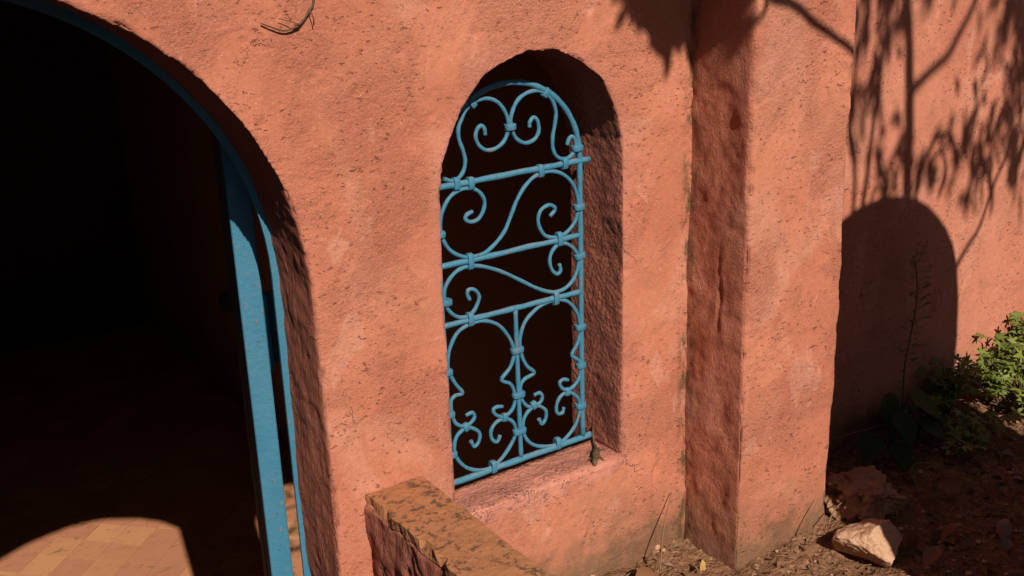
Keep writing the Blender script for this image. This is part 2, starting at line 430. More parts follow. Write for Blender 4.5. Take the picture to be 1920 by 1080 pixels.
# front wall, with the measured outlines of the doorway and the window
DC, DR, DZ = 0.163, 0.677, -0.754
door = [(0.842, -3.45)] + [(0.842, -2.3), (0.844, -1.5)] + [
    (DC + DR * math.cos(a), DZ + DR * math.sin(a)) for a in np.linspace(0, math.pi, 40)] + [(DC - DR, -3.45)]
win = [(1.146, -1.362), (1.145, -0.90), (1.144, -0.66), (1.151, -0.57), (1.164, -0.514), (1.185, -0.470), (1.218, -0.411),
       (1.263, -0.362), (1.312, -0.336), (1.374, -0.318), (1.452, -0.319), (1.524, -0.349), (1.584, -0.395),
       (1.612, -0.442), (1.631, -0.492), (1.641, -0.549), (1.642, -0.66), (1.642, -1.362)]
outer = [(-1.3, -3.4), (DC - DR, -3.4)] + door[1:-1][::-1] + [(0.842, -3.4), (2.19, -3.4), (2.19, 0.62), (-1.3, 0.62)]
def carve_front(co, no):
    front = sstep(-no[:, 1], 0.45, 0.9)
    inside = 1 - sstep(np.abs(no[:, 1]), 0.3, 0.75)
    inside *= sstep(co[:, 0], -1.2, -1.1)
    sill = inside * sstep(no[:, 2], 0.4, 0.8) * (co[:, 2] > -1.6)
    edge = np.clip(1 - np.abs(np.abs(no[:, 1]) - 0.66) / 0.33, 0, 1) * (no[:, 1] < 0)
    rough = inside * (1 - 0.8 * sill)
    off = 0.007 * fbm(co, 3.2, 3, 1) + 0.0008 * fbm(co, 22, 3, 2) * front
    tool = co * np.array([1, 0.6, 1], np.float32)
    off += rough * (0.0012 * fbm(co, 50, 3, 3) + 0.0018 * fbm(co, 9, 3, 9))
    off += sill * (0.003 * fbm(co, 20, 3, 6) - 0.004 - 0.004 * sstep(co[:, 1], 0.03, 0.10))
    chip = np.clip(fbm(co, 26, 3, 4) - 0.12, 0, 1)
    dooredge = (co[:, 0] < 0.95)
    off -= edge * chip * np.where(dooredge, 0.024, 0.010)
    off += edge * 0.004 * fbm(co, 45, 2, 12)
    sillfront = edge * (co[:, 2] > -1.42) * (co[:, 2] < -1.30) * (co[:, 0] > 1.12) * (co[:, 0] < 1.66)
    off -= sillfront * 0.012
    # pits and small losses on the face
    pit = np.clip(fbm(co, 60, 2, 8) - 0.75, 0, 1)
    off -= front * pit * 0.012
    off -= front * 0.012 * np.exp(-((co[:, 0] - 1.754 - 0.25 * (co[:, 2] + 1.438)) / 0.007) ** 2 - ((co[:, 2] + 1.438) / 0.018) ** 2)
    return off, rough
win_back = [(1.146, -2.3)] + win[1:-1] + [(1.642, -2.3)]
bm = solid_from_outline([outer, win], 0.0, 0.118)
b2 = solid_from_outline([outer, win_back], 0.10, 0.215)
tmp = bpy.data.meshes.new("t"); b2.to_mesh(tmp); b2.free(); bm.from_mesh(tmp); bpy.data.meshes.remove(tmp)
front_wall = rough_solid("front_wall", bm, 0.0065, M_PLASTER, building, carve_front, smooth=5)
def window_rim(me):
    n = len(me.vertices); c = np.empty(n * 3, np.float32); me.vertices.foreach_get('co', c); c = c.reshape(-1, 3)
    q = c[:, [0, 2]]; d = np.full(n, 9.0, np.float32)
    for (ax, az), (bx_, bz) in zip(win, win[1:]):
        a_ = np.array([ax, az], np.float32); e_ = np.array([bx_ - ax, bz - az], np.float32)
        t = np.clip(((q - a_) @ e_) / (e_ @ e_), 0, 1); d = np.minimum(d, np.linalg.norm(q - a_ - t[:, None] * e_, axis=1))
    at = me.attributes.new('rim', 'FLOAT', 'POINT'); at.data.foreach_set('value', (1 - sstep(d + 0.012 * fbm(c, 14, 3, 95), 0.012, 0.045)).astype(np.float32))
window_rim(front_wall.data)

# buttress: stands 0.2 m proud of the wall
def carve_buttress(co, no):
    left = sstep(-no[:, 0], 0.4, 0.85)
    edge = np.clip(1 - np.abs(np.abs(no[:, 1]) - 0.66) / 0.33, 0, 1)
    off = 0.009 * fbm(co * np.array([1, 1, 0.45], np.float32), 5, 3, 21)
    tool = co.copy(); tool[:, 2] += 0.6 * co[:, 1]
    off += left * (0.0014 * fbm(tool * np.array([1, 1.2, 0.8], np.float32), 7, 4, 23) + 0.002 * fbm(tool, 30, 3, 27))
    groove = np.exp(-((co[:, 1] + 0.105 + 0.008 * fbm(co, 7, 3, 31)) / 0.0045) ** 2) * sstep(-co[:, 2], 0.75, 1.0)
    off -= left * groove * 0.006 * sstep(vnoise(co * 6.2, 33), -0.3, 0.4)
    off -= edge * (np.clip(fbm(co, 24, 3, 25) - 0.05, 0, 1) * 0.024 + 0.005 * np.clip(fbm(co, 6, 2, 26), 0, 1))
    off += 0.0015 * fbm(co, 24, 3, 29)
    right = sstep(no[:, 0], 0.2, 0.8)
    off += right * (0.004 * fbm(co, 16, 3, 35) + 0.004 * fbm(co, 5, 2, 36))
    return off, left * 0.34
bb = bmesh.new(); add_box(bb, 1.858, 2.204, -0.2, 0.12, -2.0, 0.62)
for v in bb.verts:
    if v.co.z < 0: v.co.x += 0.006 if v.co.x < 2 else 0.002
buttress = rough_solid("buttress", bb, 0.0065, M_PLASTER, building, carve_buttress, smooth=5)

def plain_box(name, x0, x1, y0, y1, z0, z1, mat, parent):
    b = bmesh.new(); add_box(b, x0, x1, y0, y1, z0, z1); return bm_obj(name, b, mat, parent)
plain_box("side_wall", 2.285, 2.5, 0.217, 7.1, -3.5, 0.55, M_ROOM, building)
plain_box("side_wall", -2.3, -2.1, 0.0, 7.1, -3.5, 0.55, M_ROOM, building)
plain_box("front_return", -2.1, -1.298, 0.002, 0.214, -3.5, 0.55, M_PLASTER, building)
M_ROOMDARK = plain("painted_gloom_wall", (0.05, 0.032, 0.018), (0.035, 0.022, 0.014), 3, 0.9, 0.004)  # near-black base colour puts the room's gloom into the rear wall
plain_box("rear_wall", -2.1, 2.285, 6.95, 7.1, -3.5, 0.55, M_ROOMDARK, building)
plain_box("roof", -2.35, 2.55, 0.02, 7.15, 0.552, 0.72, M_ROOM, building)

# ------------------------------------------------------------------ blue iron door frame following the arch
fr = bmesh.new()
prof = [(0.842 + 0.012, -3.3)]
path = [(0.845, -3.3, 0), (0.848, -2.2, 0), (0.848, -1.5, 0)]
ring = []
sec_out, sec_in, fy0, fy1 = 0.694, 0.666, 0.187, 0.194
def frame_pts():
    pts = []
    for z in (-3.25, -2.2, -1.6, -1.2, -0.95): pts.append((DC, z, 0.0))
    for a in np.linspace(0, math.pi, 48): pts.append((DC, DZ, a))
    for z in (-1.2, -2.2, -3.25): pts.append((DC, z, math.pi))
    return pts
for cx, cz, a in frame_pts():
    ca, sa = math.cos(a), math.sin(a)
    inn = sec_in - 0.016 * max(0.0, math.sin(a)) ** 2
    ring.append([fr.verts.new((cx + rr * ca, y, cz + rr * sa)) for rr, y in
                 ((sec_out, fy0), (inn, fy0), (inn, fy1), (sec_out, fy1))])
for a, b in zip(ring, ring[1:]):
    for k in range(4): fr.faces.new((a[k], a[(k + 1) % 4], b[(k + 1) % 4], b[k]))
fr.faces.new(ring[0]); fr.faces.new(ring[-1][::-1])
bmesh.ops.recalc_face_normals(fr, faces=fr.faces)
bm_obj("door_frame", fr, M_BLUE, building)

# ------------------------------------------------------------------ open door leaf, seen almost edge-on
HX, HY = 0.800, 0.331
kx = Vector((0.292, 1.0, 0)).normalized()        # along the leaf, away from the hinge
kn = Vector((kx.y, -kx.x, 0))                    # to the right of the leaf
LL = 0.62
def leaf_top(u): return DZ + math.sqrt(max(0.0, DR * DR - (DR - 0.02 - u) ** 2)) - 0.02
def L(u, w, z): return Vector((HX, HY, 0)) + kx * u + kn * w + Vector((0, 0, z))
def leaf_slab(b, u0, u1, w0, w1, z0, seg=1):
    us = np.linspace(u0, u1, seg + 1)
    cols = [[b.verts.new(L(u, w, z)) for w in (w0, w1) for z in (z0, leaf_top(u))] for u in us]
    for c, d in zip(cols, cols[1:]):
        b.faces.new((c[0], d[0], d[1], c[1])); b.faces.new((c[2], c[3], d[3], d[2]))
        b.faces.new((c[1], d[1], d[3], c[3])); b.faces.new((c[0], c[2], d[2], d[0]))
    b.faces.new((cols[0][0], cols[0][1], cols[0][3], cols[0][2])); c = cols[-1]
    b.faces.new((c[0], c[2], c[3], c[1]))
    bmesh.ops.recalc_face_normals(b, faces=b.faces)
b = bmesh.new(); leaf_slab(b, 0.0, 0.05, 0.0, 0.052, FZ + 0.03)
for v in b.verts:
    if v.co.z > -1.5: v.co.z = max(v.co.z, -0.46)
bmesh.ops.bevel(b, geom=[e for e in b.edges], offset=0.0025, segments=1, affect='EDGES')
door_leaf = bm_obj("door", b, M_BLUE, building)
door_leaf['label'] = "blue painted door leaf swung open, seen edge-on"
for i in range(5):
    b = bmesh.new(); u0 = 0.051 + i * (LL - 0.05) / 5
    leaf_slab(b, u0, u0 + (LL - 0.05) / 5 - 0.004, 0.006 + random.uniform(-.002, .002), 0.044, FZ + 0.03, 3)
    bm_obj("plank", b, M_WOOD, door_leaf)
for z in (-2.75,):
    b = bmesh.new(); p = []
    for u in (0.06, LL - 0.04):
        for w in (-0.012, 0.004):
            for zz in (z, z + 0.09): p.append(b.verts.new(L(u, w, zz)))
    for f in ((0, 1, 3, 2), (4, 6, 7, 5), (0, 4, 5, 1), (2, 3, 7, 6), (0, 2, 6, 4), (1, 5, 7, 3)): b.faces.new([p[i] for i in f])
    bmesh.ops.recalc_face_normals(b, faces=b.faces)
    bm_obj("ledge", b, M_WOOD, door_leaf)
for z0 in (-1.022, -2.6):
    b = bmesh.new(); add_box(b, 0.8535, 0.8605, 0.318, 0.327, z0, z0 + 0.183)
    add_box(b, 0.8615, 0.905, 0.352, 0.362, z0 + 0.004, z0 + 0.179)
    add_tube(b, [(0.861, 0.334, z0 - 0.002), (0.861, 0.334, z0 + 0.185)], 0.0045, 8)
    bm_obj("hinge", b, M_BLUE, door_leaf)
b = bmesh.new()
add_tube(b, [L(LL - 0.09, -0.018, -1.03), L(LL + 0.012, -0.018, -1.03)], 0.008, 8)
for u in (LL - 0.08, LL - 0.02):
    p = L(u, -0.012, -1.03); add_box(b, p.x - 0.012, p.x + 0.012, p.y - 0.008, p.y + 0.008, p.z - 0.018, p.z + 0.018)
bm_obj("bolt", b, M_IRON, door_leaf)

# ------------------------------------------------------------------ window grille of round iron bars
ROD_PATHS = {
    'top_right': [(1.4625,-0.5032),(1.4636,-0.4914),(1.4749,-0.4816),(1.4856,-0.4927),(1.4881,-0.5158),(1.4753,-0.5336),(1.4496,-0.5385),(1.4267,-0.5268),(1.4147,-0.5058),(1.4107,-0.4797),(1.4185,-0.4552),(1.4338,-0.435),(1.4573,-0.4235),(1.4845,-0.4213),(1.5098,-0.4307),(1.5291,-0.4497),(1.5385,-0.4768),(1.535,-0.5058),(1.5279,-0.5345),(1.5277,-0.5609),(1.5361,-0.5805),(1.5563,-0.5929),(1.577,-0.5903),(1.5925,-0.5771),(1.5949,-0.5556),(1.586,-0.5426),(1.5769,-0.5453),(1.5692,-0.5609)],
    'top_left': [(1.3403,-0.5044),(1.3381,-0.4896),(1.3303,-0.4816),(1.3188,-0.4895),(1.3143,-0.5077),(1.3244,-0.5281),(1.3424,-0.5397),(1.365,-0.5398),(1.3883,-0.5278),(1.4005,-0.5086),(1.4042,-0.4915),(1.4025,-0.4754),(1.3935,-0.4552),(1.377,-0.435),(1.3515,-0.4234),(1.3257,-0.4234),(1.3035,-0.4315),(1.2883,-0.445),(1.2784,-0.4623),(1.2701,-0.4813),(1.2706,-0.5047),(1.2794,-0.5311),(1.284,-0.5539),(1.2795,-0.5754),(1.2666,-0.5909),(1.2481,-0.5959),(1.2262,-0.5876)],
    'big_s': [(1.2981,-0.6756),(1.2816,-0.6812),(1.2777,-0.6906),(1.2913,-0.6999),(1.313,-0.696),(1.3283,-0.6753),(1.3302,-0.6531),(1.3149,-0.6307),(1.2911,-0.6204),(1.2638,-0.6202),(1.238,-0.6335),(1.219,-0.6596),(1.2107,-0.6876),(1.2131,-0.7178),(1.2271,-0.7487),(1.2513,-0.7706),(1.2849,-0.7831),(1.3242,-0.7815),(1.3558,-0.7645),(1.3836,-0.7389),(1.4029,-0.7039),(1.4221,-0.6689),(1.4456,-0.6404),(1.4781,-0.6201),(1.5196,-0.6168),(1.5567,-0.6304),(1.5847,-0.6576),(1.5986,-0.6915),(1.601,-0.7198),(1.5903,-0.7539),(1.5634,-0.777),(1.5345,-0.7835),(1.5016,-0.7732),(1.4845,-0.7501),(1.4805,-0.7258),(1.4903,-0.706),(1.5129,-0.6983),(1.5287,-0.7062),(1.5289,-0.7157),(1.5145,-0.7269)],
    'small_s': [(1.5411,-0.8529),(1.5436,-0.8706),(1.5324,-0.8773),(1.5169,-0.8609),(1.5118,-0.8355),(1.5219,-0.8133),(1.5436,-0.8014),(1.5676,-0.8074),(1.5906,-0.829),(1.6,-0.8577),(1.5932,-0.8852),(1.5745,-0.9103),(1.5459,-0.9227),(1.5122,-0.9194),(1.4698,-0.8997),(1.4241,-0.8702),(1.3795,-0.8419),(1.3356,-0.8196),(1.2967,-0.8068),(1.2622,-0.8054),(1.2359,-0.8171),(1.2163,-0.8398),(1.2105,-0.8656),(1.2173,-0.8944),(1.2387,-0.9183),(1.2643,-0.9271),(1.2876,-0.9187),(1.3034,-0.8945),(1.3041,-0.8789),(1.2917,-0.8643),(1.2774,-0.8619),(1.2734,-0.872),(1.2795,-0.8871)],
    'om_r': [(1.4536,-1.1823),(1.4701,-1.1799),(1.4796,-1.1908),(1.4743,-1.2057),(1.4558,-1.2114),(1.4347,-1.2069),(1.4174,-1.1829),(1.4138,-1.1495),(1.4269,-1.1306),(1.4573,-1.1212),(1.4352,-1.0966),(1.4198,-1.0608),(1.4178,-1.0184),(1.4331,-0.9806),(1.4634,-0.9568),(1.4995,-0.9444),(1.5357,-0.9449),(1.5661,-0.9581),(1.5891,-0.9862),(1.5999,-1.0154),(1.602,-1.0481),(1.5921,-1.0781),(1.5747,-1.1036),(1.5958,-1.1239),(1.6019,-1.1464),(1.597,-1.1727),(1.5808,-1.1905),(1.5585,-1.197),(1.5405,-1.1848),(1.5352,-1.1696),(1.5466,-1.1639),(1.5622,-1.1698)],
    'om_l': [(1.2522,-1.1787),(1.2715,-1.1765),(1.277,-1.1903),(1.265,-1.2026),(1.2451,-1.2052),(1.2236,-1.1902),(1.2141,-1.1612),(1.2142,-1.13),(1.2259,-1.1189),(1.247,-1.1171),(1.2282,-1.0875),(1.2127,-1.0527),(1.2112,-1.0219),(1.2212,-0.9893),(1.2418,-0.9605),(1.2753,-0.9477),(1.3141,-0.948),(1.3528,-0.9664),(1.3801,-0.9987),(1.3961,-1.0338),(1.3975,-1.0603),(1.3853,-1.0886),(1.3593,-1.1132),(1.3831,-1.1303),(1.3942,-1.1505),(1.3965,-1.1823),(1.3838,-1.2057),(1.3598,-1.2138),(1.3392,-1.2023),(1.3317,-1.1877),(1.3407,-1.1818),(1.3598,-1.1857)],
    'u_r': [(1.4681,-1.2514),(1.4762,-1.2682),(1.489,-1.2559),(1.4889,-1.2337),(1.4691,-1.2158),(1.4496,-1.214),(1.4279,-1.2284),(1.418,-1.254),(1.4241,-1.2891),(1.4464,-1.3172),(1.4831,-1.3344),(1.5271,-1.3408),(1.5606,-1.3255),(1.5855,-1.2988),(1.5976,-1.2654),(1.5942,-1.2334),(1.5754,-1.2113),(1.5553,-1.2028),(1.5343,-1.2107),(1.5232,-1.2325),(1.5259,-1.2529),(1.5416,-1.2563),(1.5469,-1.2422)],
    'u_l': [(1.2643,-1.2505),(1.2726,-1.2682),(1.2868,-1.2586),(1.289,-1.2366),(1.2727,-1.2194),(1.2504,-1.2115),(1.2255,-1.2252),(1.2162,-1.2515),(1.2212,-1.2826),(1.2449,-1.3157),(1.2784,-1.3355),(1.3191,-1.3417),(1.3554,-1.323),(1.3866,-1.2886),(1.3965,-1.264),(1.3886,-1.237),(1.3655,-1.2203),(1.3389,-1.2232),(1.3229,-1.2416),(1.3254,-1.2652),(1.3396,-1.2761),(1.3497,-1.2607)],
}

GY = 0.12
GL, GR, GC = 1.2020, 1.6065, 1.4085
BAR, ROD = 0.0072, 0.0050
def rod_mesh(name, pts, r, parent, wob=0.03, sub=5):
    P = catmull([(x, GY + yo, z) for x, z, yo in pts], sub)
    b = bmesh.new(); rr = [r * (1 + 0.06 * math.sin(i * 0.9 + x0) + random.uniform(-.03, .03)) for i, x0 in enumerate([random.random() * 6] * len(P))]
    add_tube(b, P, rr, 9, up=(0, 1, 0), wob=wob)
    return bm_obj(name, b, M_BLUE, parent)
arch = [(GR, -1.352, 0), (GR - .001, -1.1, 0), (GR, -0.85, 0), (GR, -0.65, 0)]
for a in np.linspace(0.02, math.pi - 0.02, 15):
    arch.append(((GL + GR) / 2 + (GR - GL) / 2 * math.cos(a), -0.592 + 0.198 * math.sin(a), 0))
arch += [(GL, -0.65, 0), (GL, -0.85, 0), (GL + .001, -1.1, 0), (GL, -1.352, 0)]
grille = rod_mesh("window_grille", arch, BAR * 1.03, building, sub=6)
grille['label'] = "blue painted wrought iron window grille with scrolls"
def bar(x0, z0, x1, z1, r=BAR, name="crossbar"):
    n = 14
    return rod_mesh(name, [(x0 + (x1 - x0) * i / n, z0 + (z1 - z0) * i / n + random.uniform(-.0007, .0007), 0) for i in range(n + 1)], r, grille, sub=2)
bar(1.165, -0.606, 1.636, -0.604, BAR * 1.05)
bar(GL, -0.791, GR, -0.791)
bar(GL, -0.936, GR, -0.939)
bar(1.165, -1.348, 1.642, -1.345, BAR * 1.15)
bar(GC - .002, -0.939, GC + .001, -1.342, BAR * 0.86, "upright")
for key, pts in ROD_PATHS.items():
    rod_mesh("scroll", [(x, z, 0.0) for x, z in pts], ROD, grille)
# collars: short bands hammered round bar and scroll
def collar(x, z, ang, ln=0.0145, wd=0.034, dp=0.0205):
    wd *= 0.84
    b = bmesh.new()
    n = 12; ca, sa = math.cos(ang), math.sin(ang); rings = []
    for e, k in ((-1, .93), (-.8, 1.0), (.8, 1.0), (1, .93)):
        rg = []
        for i in range(n):
            t = 2 * math.pi * i / n
            c, s = math.cos(t), math.sin(t)
            pw = abs(c) ** 0.5 * (1 if c > 0 else -1) * wd / 2 * k
            pd = abs(s) ** 0.5 * (1 if s > 0 else -1) * dp / 2 * k
            l = e * ln / 2 * random.uniform(.94, 1.06)
            rg.append(b.verts.new((x + l * ca - pw * sa, GY + pd, z + l * sa + pw * ca)))
        rings.append(rg)
    for a, d in zip(rings, rings[1:]):
        for i in range(n): b.faces.new((a[i], a[(i + 1) % n], d[(i + 1) % n], d[i])).smooth = True
    b.faces.new(rings[0][::-1]); b.faces.new(rings[-1])
    bmesh.ops.recalc_face_normals(b, faces=b.faces)
    return bm_obj("collar", b, M_BLUE, grille)
H, Vv = 0.0, math.pi / 2
for x, z, a, w in [(GC, -0.495, Vv, .032), (1.509, -0.428, -0.7, .030), (1.560, -0.603, H, .036), (1.6, -0.572, Vv, .036), (1.257, -0.604, H, .036),
                   (1.2945, -0.609, H, .036), (1.489, -0.611, H, .038), (1.603, -0.719, Vv, .034), (1.541, -0.789, H, .044),
                   (1.603, -0.844, 1.75, .036), (1.284, -0.793, H, .048), (1.2075, -0.714, Vv, .032), (1.277, -0.935, H, .042),
                   (1.526, -0.938, H, .044), (1.215, -0.879, Vv, .034), (1.603, -1.034, Vv, .036), (1.603, -1.139, Vv, .032),
                   (1.601, -1.253, Vv, .036), (1.4075, -1.047, Vv, .042), (1.4075, -1.167, Vv, .042), (1.407, -1.267, Vv, .044),
                   (1.524, -1.338, H, .040), (1.325, -1.341, H, .040), (1.2075, -1.053, Vv, .032), (1.2075, -1.163, Vv, .032),
                   (1.307, -0.428, 0.7, .030), (1.2075, -1.27, Vv, .034)]:
    collar(x, z, a, wd=w)
for x, z, a in [(1.2515, -1.209, 0.35), (1.364, -1.216, -0.15), (1.4535, -1.2085, 0.4), (1.558, -1.201, -0.1)]:
    collar(x, z, a, ln=0.0145, wd=0.0265, dp=0.015)

# ------------------------------------------------------------------ parapet beside the sunken doorway
parapet = empty("parapet_wall", (0.98, -0.6, GZ))
tag(parapet, "low parapet wall running out from the building, topped with lichen-spotted ochre tiles", "wall")
def carve_parapet(co, no):
    side = sstep(np.abs(no[:, 0]), 0.4, 0.8)
    ridg = 1 - np.abs(fbm(co * np.array([1, 1.4, 0.8], np.float32), 9, 3, 41))
    off = 0.008 * fbm(co, 7, 3, 42) + side * (0.005 * (ridg - 0.7) + 0.0035 * fbm(co, 30, 4, 43))
    crack = np.abs(fbm(co * np.array([1, 1.6, 0.5], np.float32), 6, 3, 47))
    off -= side * 0.010 * np.exp(-(crack / 0.02) ** 2)
    return off - 0.004, side
bb = bmesh.new(); add_box(bb, 0.910, 1.050, -1.45, 0.06, -3.4, -1.243)
rough_solid("wall_body", bb, 0.008, M_PARAPET, parapet, carve_parapet, smooth=4)
ys = [-0.002, -0.172, -0.345, -0.515, -0.69, -0.86, -1.03, -1.2, -1.37, -1.47]
for i, (ya, yb) in enumerate(zip(ys, ys[1:])):
    b = bmesh.new()
    nx, ny = 9, 12
    x0, x1 = 0.915, 1.057
    zt = -1.2215; zb = -1.246
    top = [[b.verts.new((x0 + (x1 - x0) * ix / nx, ya + (yb - ya) * iy / ny, zt)) for iy in range(ny + 1)] for ix in range(nx + 1)]
    for ix in range(nx):
        for iy in range(ny): b.faces.new((top[ix][iy], top[ix][iy + 1], top[ix + 1][iy + 1], top[ix + 1][iy]))
    ex = bmesh.ops.extrude_face_region(b, geom=list(b.faces))
    for g in ex['geom']:
        if isinstance(g, bmesh.types.BMVert): g.co.z = zb
    bmesh.ops.recalc_face_normals(b, faces=b.faces)
    cs = np.array([v.co[:] for v in b.verts], np.float32)
    dx = fbm(cs, 30, 3, 51) * 0.004; dz = fbm(cs, 22, 3, 52) * 0.0015
    ch = np.clip(fbm(cs, 40, 2, 53) - .1, 0, 1)
    for v, a, c, h in zip(b.verts, dx, dz, ch):
        edge = v.co.x < x0 + .004
        if edge: v.co.x += 1.6 * a + h * 0.022
        elif v.co.x > x1 - .004: v.co.x += a * .6
        if v.co.z > -1.23: v.co.z += c - (0.006 * h if edge else 0)
    bmesh.ops.bevel(b, geom=[e for e in b.edges if e.is_manifold and e.calc_face_angle() > 0.9], offset=0.0005, segments=1, affect='EDGES')
    bm_obj("coping_tile", b, M_COPING, parapet)

# ------------------------------------------------------------------ garden wall behind the buttress
def carve_garden(co, no):
    off = 0.010 * fbm(co, 2.6, 3, 61) + 0.0015 * fbm(co, 20, 3, 62)
    pit = np.clip(fbm(co, 55, 2, 63) - 0.8, 0, 1)
    return off - pit * 0.012, np.zeros(len(co), np.float32)
bb = bmesh.new(); add_box(bb, 2.15, 6.2, 0.10, 0.34, -2.1, 0.5)
garden_wall = rough_solid("garden_wall", bb, 0.0115, M_GARDEN, None, carve_garden, smooth=3)
tag(garden_wall, "long pink plastered garden wall behind the buttress, dappled with leaf shadows", "wall")

# ------------------------------------------------------------------ ground
def ground_h(x, y):
    p = np.stack([x, y, np.zeros_like(x)], 1).astype(np.float32)
    fade = sstep(x, 0.96, 1.1) * sstep(-x, -4.75, -4.3) * sstep(y, -1.58, -1.35)
    h = 0.014 * fbm(p, 6, 3, 71) + 0.006 * fbm(p, 40, 3, 72)
    lump = np.clip(fbm(p, 28, 2, 73), 0, 1) * 0.010
    h = h + lump
    h = h + 0.012 * np.exp(-((x - 1.80) / 0.10) ** 2 - ((y - 0.02) / 0.10) ** 2)
    h = h + 0.02 * np.exp(-((x - 2.25) / 0.12) ** 2 - ((y + 0.2) / 0.14) ** 2)
    h = h + 0.012 * sstep(x, 2.9, 3.6)
    return GZ - 0.034 + h * fade
nx, ny = 420, 200
gx = np.linspace(0.95, 4.8, nx + 1); gy = np.linspace(-1.6, 0.26, ny + 1)
X, Y = np.meshgrid(gx, gy, indexing='ij'); Z = ground_h(X.ravel(), Y.ravel())
verts = np.stack([X.ravel(), Y.ravel(), Z], 1)
I = np.arange((nx + 1) * (ny + 1)).reshape(nx + 1, ny + 1)
quads = np.stack([I[:-1, :-1], I[1:, :-1], I[1:, 1:], I[:-1, 1:]], -1).reshape(-1, 4)
vl = verts.tolist(); ql = quads.tolist()
cx = [-80, -2.35, -1.4, 0.95, 4.8, 80]; cy = [-80, -1.6, 0.0, 0.26, 7.2, 80]
zc = GZ - 0.034
for i in range(5):
    for j in range(5):
        x0, x1, y0, y1 = cx[i], cx[i + 1], cy[j], cy[j + 1]
        if i == 3 and j in (1, 2): continue           # the finely modelled part
        if i == 2 and j == 1: continue                # sunken area before the door
        if i in (1, 2) and j in (2, 3): continue      # the building
        if i == 3 and j == 3:
            x0 = 2.55
        k = len(vl); vl += [(x0, y0, zc), (x1, y0, zc), (x1, y1, zc), (x0, y1, zc)]; ql.append((k, k + 1, k + 2, k + 3))
me = bpy.data.meshes.new("ground"); me.from_pydata(vl, [], ql)
me.polygons.foreach_set('use_smooth', [True] * len(me.polygons)); me.update()
ground = link("ground", me, M_SOIL); tag(ground, "brown garden soil littered with dry leaves", kind='structure')
b = bmesh.new(); add_box(b, -1.4, 0.93, -1.6, 0.02, -3.45, FZ - 0.01)
tag(bm_obj("lower_path", b, M_TILE), "sunken paved landing before the doorway", kind='structure')
b = bmesh.new(); add_box(b, -1.5, 1.05, -1.75, -1.602, -3.45, GZ - 0.016); add_box(b, -1.55, -1.402, -1.6, -0.002, -3.45, GZ - 0.016)
tag(bm_obj("retaining_wall", b, M_PARAPET), "low retaining wall around the sunken landing", "wall")
def gz(x, y): return float(ground_h(np.array([x], float), np.array([y], float))[0])

# ------------------------------------------------------------------ diagonal terracotta floor of the room
b = bmesh.new(); add_box(b, -2.1, 2.2848, 0.0, 6.949, -3.5, FZ - 0.012)
floor = bm_obj("floor", b, plain("floor_mortar", (0.10, 0.06, 0.03), (0.07, 0.045, 0.025)))
tag(floor, "diagonal terracotta tile floor of the dark room, partly sunlit", kind='structure')
P_T = 0.1705
tile_meshes = []
for k in range(6):
    b = bmesh.new(); h = P_T / 2 - 0.0018
    jit = [random.uniform(-.0016, .0016) for _ in range(8)]
    v = [b.verts.new((sx * h + jit[i], sy * h + jit[i + 4], 0)) for i, (sx, sy) in enumerate(((-1, -1), (1, -1), (1, 1), (-1, 1)))]
    f = b.faces.new(v); e = bmesh.ops.extrude_face_region(b, geom=[f])
    for g in e['geom']:
        if isinstance(g, bmesh.types.BMVert): g.co.z = 0.014
    bmesh.ops.recalc_face_normals(b, faces=b.faces)
    top = [ed for ed in b.edges if all(q.co.z > 0.01 for q in ed.verts)]
    me = bpy.data.meshes.new("tile"); b.to_mesh(me); b.free(); me.materials.append(M_TILE); tile_meshes.append(me)
S2 = math.sqrt(0.5)
cells = []
for i in range(-60, 60):
    for j in range(-60, 60):
        a = -2.564 * S2 + (i + 0.5) * P_T; c = 4.72 * S2 + (j + 0.5) * P_T
        x, y = (a + c) * S2, (c - a) * S2
        if not (-2.2 < x < 2.40 and 0.12 < y < 7.05): continue
        v = Vector((x, y + 2.0, FZ)); d = v.dot(fw)
        px = v.dot(rt) / d * 2100 + 960; py = v.dot(dn) / d * 2100 + 540
        seen = -60 < px < 580 and py < 1150 and y > 2.2
        cells.append((0 if seen else 1, (x - 1.1) ** 2 + (y - 3.6) ** 2, x, y))
cells.sort()
rest = bmesh.new()
for n, (hid, _, x, y) in enumerate(cells):
    mw = Matrix.Translation((x, y, FZ - 0.0125 + random.uniform(-.0005, .0005))) @ Matrix.Rotation(math.pi / 4 + random.uniform(-.006, .006), 4, 'Z') @ Matrix.Rotation(random.uniform(-.003, .003), 4, 'X')
    if n < 290 and not hid:
        o = bpy.data.objects.new("tile", tile_meshes[n % 6]); COL.objects.link(o)
        o.parent = floor; o.matrix_local = mw
    else:
        k = len(rest.verts); rest.from_mesh(tile_meshes[n % 6]); rest.verts.ensure_lookup_table()
        for v in rest.verts[k:]: v.co = mw @ v.co
o = bm_obj("tile_field", rest, M_TILE, floor); o['kind'] = 'stuff'

